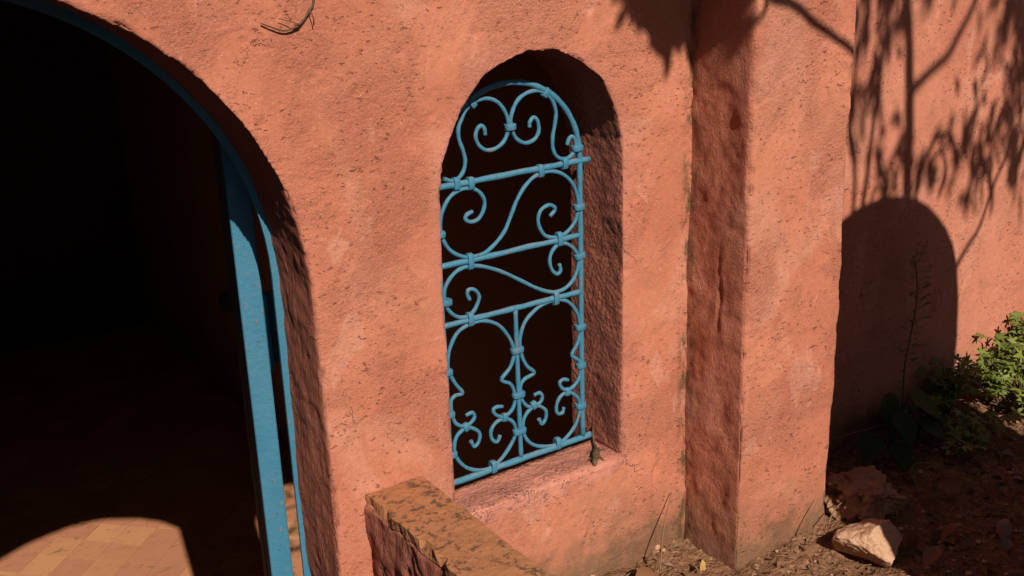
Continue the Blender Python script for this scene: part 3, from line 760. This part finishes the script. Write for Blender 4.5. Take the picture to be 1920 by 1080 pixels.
# ------------------------------------------------------------------ stones
def stone(name, cx, cy, base, size, seed, mat, cuts, rough=0.10, pit=0.0):
    b = bmesh.new(); bmesh.ops.create_icosphere(b, subdivisions=6, radius=1.0)
    co = np.array([v.co[:] for v in b.verts], np.float32)
    r = np.random.default_rng(seed)
    for nrm, d in cuts:
        n = np.array(nrm, float); n /= np.linalg.norm(n)
        s = co @ n; m = s > d
        co[m] -= np.outer((s[m] - d) * 0.97, n)
    nn = co / np.linalg.norm(co, axis=1, keepdims=True)
    co += nn * (rough * fbm(co, 1.6, 4, seed)[:, None] + rough * 0.35 * fbm(co, 7, 3, seed + 3)[:, None])
    if pit: co -= nn * (pit * np.clip(fbm(co, 2.6, 3, seed + 5) - 0.05, 0, 1))[:, None]
    co = co * np.array(size, np.float32)
    for v, c in zip(b.verts, co): v.co = c
    o = bm_obj(name, b, mat, smooth=True); o.location = (cx, cy, base)
    return o
s1 = stone("stone", 2.190, -0.365, GZ + 0.006, (0.112, 0.090, 0.066), 3, M_STONE_A,
           [((-0.9, -0.25, -0.35), 0.42), ((-0.75, -0.55, 0.35), 0.62), ((0.25, -0.75, 0.6), 0.55), ((0.1, 0.5, 0.85), 0.62), ((0.9, 0.1, 0.35), 0.8), ((-0.3, 0.2, 1), 0.72), ((0, 0, -1), 0.5), ((0.5, -0.9, -0.2), 0.72)], 0.07)
tag(s1, "pale angular limestone lying fully in the sun beside the buttress foot", "stone")
s2 = stone("stone", 2.365, -0.215, GZ + 0.018, (0.130, 0.115, 0.088), 14, M_STONE_B,
           [((-0.6, -0.6, 0.3), 0.75), ((0.1, 0.1, 1), 0.5), ((0.2, -0.6, 0.8), 0.62), ((0, 0, -1), 0.55), ((0.8, -0.3, 0.6), 0.62), ((0.2, -1, -0.3), 0.7)], 0.20, 0.45)
tag(s2, "larger pitted ochre stone in the shade, only its left corner catching sun", "stone")

# ------------------------------------------------------------------ leaves
def leaf_outline_mesh(name, outline, mat, fold=0.18, curl=0.12, seed=0):
    """flat outline (u along the leaf 0..1, w half width) fanned from the midrib, folded and curled"""
    r = random.Random(seed)
    b = bmesh.new(); n = len(outline)
    mid = [b.verts.new((u, 0, -curl * u * u + r.uniform(-.01, .01))) for u, w in outline]
    for s in (1, -1):
        ed = [b.verts.new((u + du, s * w, abs(w) * fold - curl * u * u + r.uniform(-.02, .02))) if w > 1e-4 else mid[i]
              for i, (u, w, du) in enumerate([(u, w, 0.0) for u, w in outline])]
        for i in range(n - 1):
            q = [mid[i], mid[i + 1], ed[i + 1], ed[i]]
            q2 = []
            for v in q:
                if v not in q2: q2.append(v)
            if len(q2) > 2:
                b.faces.new(q2 if s > 0 else q2[::-1]).smooth = True
    me = bpy.data.meshes.new(name); b.to_mesh(me); b.free(); me.materials.append(mat)
    return me
def lobed_leaf_mesh(name, mat, lobes=5, seed=0):
    r = random.Random(seed); b = bmesh.new()
    c = b.verts.new((0, 0, 0))
    def P(ang, rad, z=0.0): return b.verts.new((0.12 + rad * math.cos(ang), rad * math.sin(ang), z - 0.25 * rad * rad + r.uniform(-.02, .02)))
    spread = 2.1; prev = None
    for i in range(lobes):
        a = -spread + 2 * spread * i / (lobes - 1); ln = (0.85 - 0.3 * abs(a) / spread) * r.uniform(.9, 1.08); da = spread / (lobes - 1) * 0.8
        va = prev or P(a - da, 0.24)
        s1, s2_ = P(a - da * .62, ln * .62, .05), P(a + da * .62, ln * .62, .05)
        t = P(a, ln); m = P(a, ln * .55, -.03); vb = P(a + da, 0.24)
        b.faces.new((c, va, s1, m)); b.faces.new((m, s1, t)); b.faces.new((m, t, s2_)); b.faces.new((c, m, s2_, vb))
        prev = vb
    for f in b.faces: f.smooth = True
    me = bpy.data.meshes.new(name); b.to_mesh(me); b.free(); me.materials.append(mat)
    return me
LOBED = [lobed_leaf_mesh("leaf", M_LEAF, 5, s) for s in range(4)]
OVAL = [(0, 0.0), (0.12, 0.12), (0.35, 0.24), (0.6, 0.22), (0.82, 0.12), (1, 0.0)]
LANCE = [(0, 0.0), (0.1, 0.05), (0.35, 0.085), (0.65, 0.075), (0.88, 0.035), (1, 0.0)]
BROAD = [leaf_outline_mesh("leaf", [(0, 0), (0.08, 0.2), (0.3, 0.36), (0.55, 0.33), (0.8, 0.18), (1, 0)], M_BROAD, .15, .35, s) for s in range(3)]
def put_leaf(me, loc, d, size, parent=None, roll=0.0, name="leaf", up=(0, 0, 1)):
    d = Vector(d).normalized(); u = Vector(up); u = u - d * u.dot(d)
    if u.length < 1e-3: u = Vector((0, -1, 0))
    u.normalize(); s = u.cross(d)
    m = Matrix((d, s, u)).transposed().to_4x4()
    m = Matrix.Translation(loc) @ m @ Matrix.Rotation(roll, 4, 'X') @ Matrix.Diagonal((size, size, size, 1))
    o = bpy.data.objects.new(name, me); COL.objects.link(o)
    if parent is not None:
        o.parent = parent; m = Matrix.Translation(-Vector(parent.location)) @ m
    o.matrix_local = m
    return o
def bushy(name, label, x, y, spread, height, nstem, nleaf, size, grp, lean=(0, 0, 0), cat="plant", seed=0):
    r = random.Random(seed)
    root = empty(name, (x, y, gz(x, y))); tag(root, label, cat, grp)
    base = Vector((x, y, gz(x, y) - 0.01)); stems = bmesh.new(); k = 0
    for i in range(nstem):
        a = r.uniform(0, 2 * math.pi); rad = spread * math.sqrt(r.random())
        tip = base + Vector((math.cos(a) * rad, math.sin(a) * rad * 0.6, height * r.uniform(.45, 1.0))) + Vector(lean)
        tip.y = min(tip.y, 0.07)
        mid = base.lerp(tip, .5) + Vector((r.uniform(-.03, .03), r.uniform(-.03, .03), .04))
        pth = catmull([base + Vector((r.uniform(-.03, .03), r.uniform(-.02, .02), 0)), mid, tip], 4)
        add_tube(stems, pth, [0.0028 - 0.0017 * q / (len(pth) - 1) for q in range(len(pth))], 5)
        for j in range(nleaf // nstem):
            t = r.uniform(.3, 1.0); p = pth[min(len(pth) - 1, int(t * (len(pth) - 1) + .5))]
            aa = r.uniform(0, 2 * math.pi); d = Vector((math.cos(aa), math.sin(aa) - .35, r.uniform(-.1, .5)))
            st = p + d.normalized() * r.uniform(.012, .03)
            st.y = min(st.y, 0.075)
            add_tube(stems, [p, st], 0.0010, 4, cap=False)
            nrm = Vector((r.uniform(-.5, .3), r.uniform(-.9, .1), 1))
            put_leaf(r.choice(LOBED), st, d, size * r.uniform(.65, 1.2), root, r.uniform(-.3, .3), up=nrm)
    bm_obj("stem", stems, M_STEM, root)
    return root
G = "leafy plants at the foot of the garden wall"
bushy("leafy_plant", "tallest bright green lobed-leaf plant at the right edge, sunlit against the wall", 3.44, 0.0, 0.17, 0.27, 24, 240, 0.042, G, (0.0, 0, 0), seed=1)
bushy("leafy_plant", "sunlit green lobed-leaf plant left of the tallest one", 3.25, 0.01, 0.16, 0.18, 20, 200, 0.040, G, seed=2)
bushy("leafy_plant", "half-shaded lobed-leaf plant at the edge of the round shadow", 3.03, 0.02, 0.12, 0.20, 14, 110, 0.042, G, seed=3)
bushy("leafy_plant", "low green plant in deep shade in front of the sunlit ones", 2.95, -0.14, 0.18, 0.09, 12, 80, 0.040, G, seed=4)
bushy("leafy_plant", "low trailing green plant in shade at the right edge of the soil", 3.26, -0.17, 0.19, 0.10, 14, 110, 0.040, G, seed=5)
bushy("leafy_plant", "small dark leafy sprig in the round shadow beside the broad-leaved plant", 2.85, 0.02, 0.09, 0.14, 9, 50, 0.038, G, seed=6)
# broad-leaved plant in the shade
bx, by = 2.72, -0.01
pl = empty("broad_leaved_plant", (bx, by, gz(bx, by))); tag(pl, "broad dull-leaved plant in the round shadow at the wall foot", "plant")
st = bmesh.new(); base = Vector((bx, by, gz(bx, by) - .01))
for i, (dx, dy, dz, sz) in enumerate([(-.20, -.05, .07, .11), (-.04, -.07, .12, .11), (.10, -.03, .15, .14), (.10, -.10, .08, .11), (-.09, -.12, .04, .10), (.2, -.05, .09, .11), (-.02, .02, .17, .10)]):
    tip = base + Vector((dx * .55, dy * .5, dz + .03))
    add_tube(st, catmull([base, base.lerp(tip, .5) + Vector((0, 0, .02)), tip], 4), 0.003, 5)
    put_leaf(BROAD[i % 3], tip, (dx, dy - .05, -.05), sz, pl, random.uniform(-.2, .2), up=(0, -.6, 1))
bm_obj("stem", st, M_STEM, pl)
# thin weed climbing the shaded wall
wd = empty("climbing_weed", (2.855, 0.05, gz(2.855, 0.05))); tag(wd, "thin tall weed with tiny leaves standing against the shaded wall", "plant")
st = bmesh.new(); wp = catmull([(2.855, 0.05, GZ - .02), (2.85, .055, -1.46), (2.857, .05, -1.36), (2.88, .055, -1.25), (2.862, .05, -1.15), (2.83, .045, -1.075)], 6)
add_tube(st, wp, 0.0022, 5)
small = leaf_outline_mesh("leaf", OVAL, M_LEAF, .2, .2, 4)
for i in range(4, len(wp), 1):
    for s in (1, -1):
        if random.random() < .8:
            p = wp[i]; d = Vector((s * random.uniform(.5, 1), -random.uniform(.1, .6), random.uniform(-.1, .7)))
            q = p + d.normalized() * random.uniform(.008, .04); q.y = min(q.y, .07)
            add_tube(st, [p, q], 0.0008, 4, cap=False)
            put_leaf(small, q, d, random.uniform(.016, .034), wd)
bm_obj("stem", st, M_STEM, wd)

# ------------------------------------------------------------------ litter
DRY = [leaf_outline_mesh("dry_leaf", [(0, 0), (0.12, 0.14), (0.35, 0.27), (0.55, 0.30), (0.78, 0.2), (1, 0)], M_DRY, f, c, s) for s, (f, c) in enumerate(((.5, .3), (.9, -.4), (-.4, .5), (.3, .7)))]
def litter(name, me, x, y, dz, d, size, label, up=(0, 0, 1), roll=0.0, cat="leaf", grp="dry leaves on the soil"):
    o = put_leaf(me, (x, y, gz(x, y) + dz), d, size, None, roll, name, up); tag(o, label, cat, grp); return o
litter("dry_leaf", DRY[2], 1.590, -0.120, 0.020, (1, .05, .06), 0.115, "large curled brown leaf at the foot of the wall below the window", (0, -.2, 1), .35)
litter("dry_leaf", DRY[2], 1.73, -0.14, 0.012, (.6, -.6, .1), 0.07, "brown leaf in the corner between wall and buttress")
yl = leaf_outline_mesh("dry_leaf", OVAL, M_YELLOW, .3, .3, 7)
litter("dry_leaf", yl, 1.775, -0.165, 0.05, (.05, -.1, -1), 0.042, "small yellow leaf upright at the buttress foot", (0, -1, 0))
litter("dry_leaf", DRY[0], 2.285, -0.40, 0.065, (.25, -.25, -.75), 0.085, "upright brown leaf just right of the pale stone", (-.3, -1, .2))
litter("dry_leaf", DRY[3], 2.345, -0.435, 0.05, (.3, -.3, -.55), 0.07, "crumpled brown leaf two along from the pale stone", (.2, -1, .3), .4)
litter("dry_leaf", DRY[1], 2.235, -0.50, 0.01, (1, .1, .05), 0.075, "flat curled leaf below the pale stone")
litter("dry_leaf", DRY[2], 2.40, -0.46, 0.012, (1, .5, .1), 0.08, "brown leaf half in shade right of the pale stone")
gl = leaf_outline_mesh("grey_leaf", LANCE, M_GREY, .25, .1, 9)
litter("grey_leaf", gl, 2.78, -0.17, 0.015, (1, -.1, .03), 0.17, "long grey eucalyptus-like leaf lying in the shade before the plants")
for i in range(18):
    x = random.uniform(2.35, 3.0); y = random.uniform(-.75, -.12)
    if x - 2.35 < -(y + .12) * .1: continue
    o = litter("dry_leaf", random.choice(DRY), x, y, random.uniform(.006, .03), (random.uniform(-1, 1), random.uniform(-1, 1), random.uniform(-.25, .25)),
               random.uniform(.04, .085), "dry brown leaf lying in the shaded leaf litter", (random.uniform(-.5, .5), random.uniform(-.6, .4), 1), random.uniform(-.6, .6), grp="dry leaves in the shaded litter")
# crumbs, scraps, tiny pebbles and straw: nobody could count them
lit = bmesh.new(); frag = bmesh.new()
for i in range(4200):
    x = random.uniform(1.35, 3.7); y = random.uniform(-1.0, 0.0)
    if 1.84 < x < 2.22 and y > -.21: continue
    z = gz(x, y); a = random.uniform(0, 6.28); s = random.choice((.003, .004, .005, .007, .009, .013) if x < 2.25 else (.004, .006, .008, .011, .016, .022)) * random.uniform(.7, 1.3)
    d = Vector((math.cos(a), math.sin(a), random.uniform(-.3, .5))) * s; e = Vector((-math.sin(a), math.cos(a), random.uniform(-.4, .6))) * s * random.uniform(.25, .6)
    p = Vector((x, y, z + random.uniform(.001, .008)))
    v = [lit.verts.new(q) for q in (p - d, p - e * .6 + Vector((0, 0, s * .2)), p + d, p + e + Vector((0, 0, s * random.uniform(-.1, .5))))]
    lit.faces.new(v)
tag(bm_obj("leaf_litter", lit, M_DRY), "scraps of dry leaf strewn over the soil", kind='stuff')
tw = bmesh.new()
for i in range(150):
    x = random.uniform(1.4, 3.4); y = random.uniform(-.95, 0.0)
    if 1.84 < x < 2.22 and y > -.21: continue
    z = gz(x, y) + random.uniform(.003, .014); a = random.uniform(0, 6.28); l = random.uniform(.02, .09)
    p = Vector((x, y, z)); d = Vector((math.cos(a) * l, math.sin(a) * l, random.uniform(-.006, .02)))
    add_tube(tw, [p, p + d * .5 + Vector((random.uniform(-.005, .005), random.uniform(-.005, .005), .004)), p + d], random.uniform(.0006, .0016), 4, cap=False)
tag(bm_obj("straw_litter", tw, M_STRAW), "straw and twig scraps over the soil", kind='stuff')
for i in range(420):
    x = random.uniform(1.4, 3.3); y = random.uniform(-.95, 0.0)
    if 1.84 < x < 2.22 and y > -.21: continue
    r = random.choice((.003, .004, .006, .01)) * random.uniform(.7, 1.3)
    mt = Matrix.Translation((x, y, gz(x, y) + r * .4)) @ Matrix.Diagonal((r, r * random.uniform(.6, 1), r * random.uniform(.5, .8), 1))
    bmesh.ops.create_icosphere(frag, subdivisions=1, radius=1.0, matrix=mt)
tag(bm_obj("gravel", frag, M_STONE_A), "tiny pale pebbles and crumbs in the soil", kind='stuff')
def twig(name, pts, r, label, mat=M_STRAW, cat="twig", grp=None):
    bq = bmesh.new(); P = catmull(pts, 5); add_tube(bq, P, [r * (1 - .5 * i / len(P)) for i in range(len(P))], 6, wob=.1)
    o = bm_obj(name, bq, mat); tag(o, label, cat, grp); return o
twig("twig", [(1.67, -.12, GZ + .0), (1.735, -.06, GZ + .07), (1.80, -.015, GZ + .135)], .0026, "straw-coloured stick leaning on the wall in the corner by the buttress")

twig("twig", [(2.145, -.26, GZ + .035), (2.20, -.235, GZ + .045), (2.27, -.215, GZ + .045)], .0022, "thin pale straw lying between the buttress and the pale stone")
twig("twig", [(2.08, -.245, GZ + .02), (2.11, -.235, GZ + .06), (2.15, -.215, GZ + .085)], .002, "thin straw leaning on the buttress foot")
twig("twig", [(2.30, .03, GZ + .06), (2.5, .0, GZ + .08), (2.75, -.03, GZ + .07)], .002, "long thin stalk lying in the shade behind the ochre stone")
twig("twig", [(2.31, -.36, GZ + .02), (2.32, -.33, GZ + .06), (2.36, -.27, GZ + .075)], .002, "bent dark twig standing right of the pale stone", M_TWIG)
twig("grass_blade", [(2.55, -.22, GZ + .01), (2.555, -.215, GZ + .05), (2.59, -.225, GZ + .055), (2.66, -.24, GZ + .035)], .0022, "bent green grass blade in the shade right of the ochre stone", M_LEAF, "grass blade")
# dead creeper stem stuck to the wall high on the left
cr = bmesh.new(); cp = catmull([(0.897, -.006, -0.10), (0.895, -.006, -0.165), (0.883, -.006, -0.188), (0.860, -.006, -0.211), (0.831, -.006, -0.219), (0.806, -.005, -0.211), (0.787, -.004, -0.202)], 6)
add_tube(cr, cp, [0.0026 - 0.0013 * i / len(cp) + (0.0016 if i in (12, 18, 19) else 0) for i in range(len(cp))], 7, wob=.12)
add_tube(cr, [(0.860, -.012, -.211), (0.845, -.014, -.204), (.82, -.008, -.196)], .0008, 4)
add_tube(cr, [(0.883, -.012, -.188), (0.887, -.014, -.2), (.889, -.008, -.214)], .0012, 4)
tag(bm_obj("creeper_stem", cr, M_TWIG), "dead dark creeper stem curled on the plaster above the door arch", "twig")

# ------------------------------------------------------------------ gecko on the sill
bpy.context.view_layer.update()
def sill_z(x, y):
    ok, loc, *_ = front_wall.ray_cast(Vector((x, y, -1.25)) + Vector(building.location), (0, 0, -1)) if False else front_wall.ray_cast(Vector((x, y, -1.25)), (0, 0, -1))
    return loc.z if ok and loc.z < -1.3 else -1.366
def reveal_x(y, z):
    ok, loc, *_ = front_wall.ray_cast(Vector((1.5, y, z)), (1, 0, 0))
    return loc.x if ok else 1.64
def gecko():
    me = bpy.data.meshes.new("gecko")
    O = (0.004, 0.020)
    S = [(1.5480, -0.0200, .0052, .0050), (1.5555, -0.0120, .0086, .0068), (1.5625, -0.0040, .0064, .0068), (1.5710, 0.0050, .0092, .0078),
         (1.5805, 0.0150, .0108, .0082), (1.5900, 0.0255, .0092, .0074), (1.5975, 0.0340, .0060, .0062)]
    S = [(x + O[0], y + O[1], r, h) for x, y, r, h in S]
    vs = [(x, y, sill_z(x, y) + h) for x, y, r, h in S]; rr = [q[2] for q in S]
    for x, y, r in ((1.608, 0.066, .0050), (1.617, 0.081, .0044), (1.624, 0.094, .0038)):
        vs.append((x, y, sill_z(x, y) + r * 1.3)); rr.append(r)
    zs = sill_z(1.628, 0.1)
    for y, dz, r in ((0.104, .012, .0033), (0.109, .022, .0028), (0.111, .034, .0022), (0.111, .047, .0014)):
        vs.append((reveal_x(y, zs + dz) - r * 1.6, y, zs + dz)); rr.append(r)
    ed = [(i, i + 1) for i in range(len(vs) - 1)]
    def limb(at, pts, rads, fwd):
        k = at
        pts = [(x + O[0], y + O[1], h) for x, y, h in pts]
        for (x, y, h), r in zip(pts, rads):
            vs.append((x, y, sill_z(x, y) + h)); rr.append(r); ed.append((k, len(vs) - 1)); k = len(vs) - 1
        x, y, h = pts[-1]
        for a in (-1.0, -.35, .35, 1.0):
            dx = fwd[0] * math.cos(a) - fwd[1] * math.sin(a); dy = fwd[0] * math.sin(a) + fwd[1] * math.cos(a)
            fx, fy = x + dx * .0045, y + dy * .0045
            vs.append((fx, fy, sill_z(fx, fy) + .0012)); rr.append(.0007); ed.append((k, len(vs) - 1))
    limb(3, [(1.564, .0130, .005), (1.556, .0120, .002)], (.0021, .0014), (-.95, -.3))
    limb(3, [(1.581, -.0020, .005), (1.582, -.0110, .002)], (.0021, .0014), (.2, -.97))
    limb(6, [(1.589, .0420, .005), (1.580, .0450, .002)], (.0023, .0015), (-.95, .3))
    limb(6, [(1.606, .0270, .005), (1.618, .0300, .003)], (.0023, .0015), (.95, .3))
    me.from_pydata(vs, ed, [])
    o = bpy.data.objects.new("gecko", me); COL.objects.link(o)
    sk = o.modifiers.new("skin", 'SKIN'); sk.use_smooth_shade = True
    for i, r in enumerate(rr):
        me.skin_vertices[0].data[i].radius = (r, r * .85)
        me.skin_vertices[0].data[i].use_root = (i == 4)
    sb = o.modifiers.new("sub", 'SUBSURF'); sb.levels = sb.render_levels = 2
    dg = bpy.context.evaluated_depsgraph_get(); dg.update()
    m2 = bpy.data.meshes.new_from_object(o.evaluated_get(dg)); bpy.data.objects.remove(o)
    m2.name = "gecko"; m2.materials.clear()
    g = link("gecko", m2, M_GECKO)
    for sx in (-1, 1):
        bq = bmesh.new(); p = (1.5575 + sx * .0052, .0085 - sx * .0048, sill_z(1.5575, .0085) + .0108)
        bmesh.ops.create_icosphere(bq, subdivisions=2, radius=.0015, matrix=Matrix.Translation(p))
        bm_obj("eye", bq, M_IRON, g, True)
    return g
tag(gecko(), "small brown gecko head-down on the pink window sill, tail up the corner", "lizard")

# ------------------------------------------------------------------ what throws the shadows: a round-topped pier and a drooping tree, both out of frame
def toward_sun(x, y, z, d): return Vector((x - SUN_K * d, y - d, z + SUN_S * d))
pc = toward_sun(2.745, 0.1, -1.368, 1.6)
b = bmesh.new()
prof = [(-0.45, GZ - 0.05), (-0.425, pc.z - .3), (-0.42, pc.z)] + [(0.42 * math.cos(a), pc.z + 0.42 * math.sin(a)) for a in np.linspace(math.pi * .94, math.pi * .06, 18)] + [(0.42, pc.z), (0.425, pc.z - .3), (0.46, GZ - 0.05)]
fa = [b.verts.new((pc.x + u, pc.y - .1, z)) for u, z in prof]; b.faces.new(fa)
e = bmesh.ops.extrude_face_region(b, geom=list(b.faces))
for g in e['geom']:
    if isinstance(g, bmesh.types.BMVert): g.co.y += .2
bmesh.ops.recalc_face_normals(b, faces=b.faces)
bmesh.ops.bevel(b, geom=[ed for ed in b.edges if ed.calc_face_angle(0) > 1], offset=0.02, segments=2, affect='EDGES')
tag(bm_obj("garden_pier", b, M_GARDEN), "round-topped plastered garden pier", "pier")

tree = empty("drooping_tree", (2.25, -2.9, GZ)); tag(tree, "slender drooping narrow-leaved tree", "tree")
br = bmesh.new(); LV = []; LF = []
def branch(pts, r0, r1, d=2.5):
    P = catmull([toward_sun(x, 0.1, z, d) for x, z in pts], 5)
    add_tube(br, P, [r0 + (r1 - r0) * i / (len(P) - 1) for i in range(len(P))], 7)
    return P
def hang(p, n, spread, l0, l1, w=0.013, droop=.35):
    for _ in range(n):
        q = p + Vector((random.gauss(0, spread), random.gauss(0, spread * 1.5), random.gauss(0, spread * .7)))
        d = Vector((random.uniform(-droop, droop), random.uniform(-droop, droop), -1)).normalized(); l = random.uniform(l0, l1)
        s = d.cross(Vector((random.uniform(-.8, .8), 1, .1))).normalized() * w * random.uniform(.7, 1.3)
        b1 = Vector((random.uniform(-.1, .1), random.uniform(-.1, .1), 0)) * l
        k = len(LV)
        LV.extend(tuple(t) for t in (q, q + d * l * .35 + s + b1 * .6, q + d * l * .7 + s * .7 + b1, q + d * l, q + d * l * .7 - s * .7 + b1, q + d * l * .35 - s + b1 * .6))
        LF.append(tuple(range(k, k + 6)))
# main stem and its forks (given where their shade falls on the garden wall, then moved toward the sun)
branch([(2.85, -1.6), (2.85, -1.2), (2.848, -0.9), (2.832, -0.70), (2.815, -0.55), (2.79, -0.40), (2.768, -0.31), (2.75, -0.1), (2.72, 0.4)], .026, .016)
branch([(2.825, -0.575), (2.90, -0.53), (2.985, -0.485), (3.035, -0.42), (3.095, -0.33), (3.2, -0.1)], .015, .009)
branch([(3.127, -1.19), (3.18, -1.13), (3.237, -1.07), (3.285, -0.943), (3.36, -0.80), (3.45, -0.55)], .009, .006, 1.9)
branch([(2.60, -0.93), (2.60, -0.80), (2.56, -0.65), (2.58, -0.45), (2.62, -0.2)], .010, .007, 2.3)
branch([(2.64, -0.93), (2.66, -0.75), (2.68, -0.5), (2.70, -0.3)], .012, .008, 2.3)
branch([(2.88, -0.93), (2.92, -0.80), (2.97, -0.735), (3.03, -0.74), (3.07, -0.80), (3.08, -0.86)], .010, .006, 2.2)
branch([(3.00, -0.93), (3.03, -0.86), (3.00, -0.79), (2.95, -0.80), (2.94, -0.85), (2.97, -0.87)], .008, .005, 2.2)
branch([(2.78, -0.95), (2.75, -0.88), (2.71, -0.85), (2.68, -0.88), (2.70, -0.91)], .008, .005, 2.2)
branch([(3.36, -0.95), (3.40, -0.86), (3.42, -0.80), (3.40, -0.77), (3.37, -0.80), (3.365, -0.88)], .008, .005, 2.3)
branch([(3.5, -0.9), (3.48, -0.6), (3.44, -0.3), (3.4, 0)], .010, .006, 2.4)
branch([(1.90, -0.40), (1.949, -0.462), (2.03, -0.487), (2.109, -0.533), (2.18, -0.568), (2.255, -0.611), (2.33, -0.69)], .013, .008, 1.7)
branch([(1.949, -0.462), (1.935, -0.50), (1.915, -0.515)], .008, .004, 1.7)
for x, z, n, sp in [(2.62, -0.22, 40, .05), (2.66, -0.36, 30, .05), (2.60, -0.42, 24, .04), (2.70, -0.26, 34, .05), (2.78, -0.24, 30, .04), (2.84, -0.14, 30, .04), (2.72, -0.14, 30, .05),
                    (3.26, -0.24, 36, .05), (3.34, -0.36, 44, .05), (3.40, -0.46, 44, .06), (3.46, -0.26, 44, .06), (3.36, -0.60, 38, .06), (3.46, -0.66, 34, .06), (3.42, -0.12, 40, .07), (3.28, -0.72, 18, .04),
                    (3.22, -0.84, 22, .035), (3.16, -0.90, 18, .03), (3.33, -0.86, 16, .04), (3.40, -0.88, 8, .03), (2.75, -0.68, 9, .03), (3.02, -0.78, 8, .02), (3.12, -0.72, 14, .03), (2.93, -0.84, 10, .02), (2.8, -0.78, 12, .03), (2.71, -0.78, 10, .03),
                    (3.1, -0.36, 6, .04), (2.88, -0.80, 7, .03), (2.76, -0.80, 6, .025), (3.06, -0.70, 6, .03), (3.2, -0.76, 6, .05), (3.12, -0.86, 6, .03), (3.42, -0.78, 12, .06), (3.48, -0.5, 20, .06), (2.56, -0.56, 16, .03), (2.63, -0.60, 10, .03), (3.18, -0.66, 12, .03)]:
    hang(toward_sun(x, 0.1, z + .04, random.uniform(2.3, 3.5)), int(n * (1.15 if x > 3.24 and z > -.7 else .72) + .5), sp * 1.25, .06, .15, .012, .5)
# a leafier bough that shades the top of the wall and the buttress
def bough_low(x):
    return float(np.interp(x, [1.58, 1.63, 1.66, 1.70, 1.73, 1.76, 1.785, 1.81, 1.84, 1.88, 1.91, 1.93], [-.12, -.2, -.265, -.27, -.32, -.405, -.36, -.30, -.36, -.41, -.36, -.1]))
n = 0
while n < 900:
    x = random.uniform(1.58, 1.93); z = random.uniform(-0.42, 0.3)
    if z - .04 < bough_low(x): continue
    hang(toward_sun(x, 0.0, z, random.uniform(1.5, 2.0)), 1, .008, .05, .09, .02, .5); n += 1
# crown above, out of the picture
for _ in range(60):
    p = Vector((random.uniform(1.3, 3.4), random.uniform(-3.4, -2.0), random.uniform(2.5, 3.8)))
    hang(p, 26, .12, .09, .16)
bm_obj("trunk", br, M_BARK, tree)
def leaf_mass(name, V, F, mat, parent):
    me = bpy.data.meshes.new(name); me.from_pydata(V, [], F); me.update()
    o = link(name, me, mat, parent); o['kind'] = 'stuff'; return o
leaf_mass("crown", LV, LF, M_BROAD, tree)

# unseen foliage added to block skylight and ground bounce: overhead crown, hedges, tree belt
M_DARKLEAF = leaf_material("sky_block_leaf", (0.035, 0.055, 0.02), (0.025, 0.04, 0.015), 0.1)
def scatter(cs, sizes, seed):
    r = np.random.default_rng(seed); n = len(cs)
    a = r.normal(size=(n, 3)); a /= np.linalg.norm(a, axis=1, keepdims=True)
    b_ = np.cross(a, r.normal(size=(n, 3))); b_ /= np.linalg.norm(b_, axis=1, keepdims=True)
    a *= sizes[:, None]; b_ *= sizes[:, None] * .55
    V = np.stack([cs - a, cs - b_, cs + a, cs + b_], 1).reshape(-1, 3)
    return V.tolist(), np.arange(4 * n).reshape(-1, 4).tolist()
r = np.random.default_rng(77)
n = 14000
x = r.uniform(-5, 7.5, n); y = r.uniform(-7.5, -0.35, n)
z = 0.25 - SUN_S * y + r.uniform(0, 1, n) ** 1.4 * 1.5  # added crown follows the sun slope, blocking sky but not sun
V, F = scatter(np.stack([x, y, z], 1), r.uniform(.09, .16, n), 3)
big = empty("sky_block_tree", (-2.6, -4.6, GZ)); tag(big, "unseen spreading tree added overhead to block skylight", "tree")
b = bmesh.new()
add_tube(b, catmull([(-2.6, -4.6, GZ - .05), (-2.5, -4.5, 1.0), (-2.0, -4.2, 3.6), (-.5, -3.5, 4.4), (1.5, -2.8, 3.8)], 6), [.2 - .005 * i for i in range(25)], 10)
add_tube(b, catmull([(-2.1, -4.25, 3.3), (.5, -4.4, 5.0), (3.5, -4.2, 5.2), (6, -3.6, 4.6)], 6), .07, 8)
bm_obj("trunk", b, M_BARK, big); leaf_mass("crown", V, F, M_DARKLEAF, big)
def sky_block_hedge(name, label, x0, x1, y0, y1, z1, n, seed, cat="sky_block_hedge"):  # unseen leaf mass added to hold back fill light
    q = np.random.default_rng(seed)
    h = empty(name, ((x0 + x1) / 2, (y0 + y1) / 2, GZ)); tag(h, label, cat)
    c = np.stack([q.uniform(x0, x1, n), q.uniform(y0, y1, n), GZ + (z1 - GZ) * q.uniform(0, 1, n) + q.normal(0, .06, n)], 1)
    V, F = scatter(c, q.uniform(.06, .12, n), seed + 1)
    leaf_mass("foliage", V, F, M_DARKLEAF, h)
    bq = bmesh.new()
    for i in range(int((x1 - x0) / .8) + 1):
        add_tube(bq, [(x0 + .2 + i * .8, (y0 + y1) / 2, GZ - .1), (x0 + .25 + i * .8, (y0 + y1) / 2, GZ + (z1 - GZ) * .8)], .025, 6)
    bm_obj("stem", bq, M_BARK, h)
sky_block_hedge("sky_block_hedge", "unseen leafy screen added behind the camera to shade the soil", -3.5, 5.5, -3.9, -3.1, 0.25, 5000, 31)  # added to shade the soil and cut its bounce
sky_block_hedge("sky_block_belt", "unseen belt of dark foliage added to block low skylight", -9, 10, -9.5, -8.2, 4.6, 8500, 33, "trees")  # added, kept below the sun rays, to close off low sky
sky_block_hedge("sky_block_hedge", "unseen leafy screen added at the right to limit sky fill", 6.6, 7.4, -8, 0.0, 0.4, 3000, 35)  # added, kept low so some sky fill enters from the right
sky_block_hedge("sky_block_hedge", "unseen tall leafy screen added at the left to block skylight", -5.4, -4.6, -8, -0.1, 4.0, 5500, 37)  # added to close off sky from the left
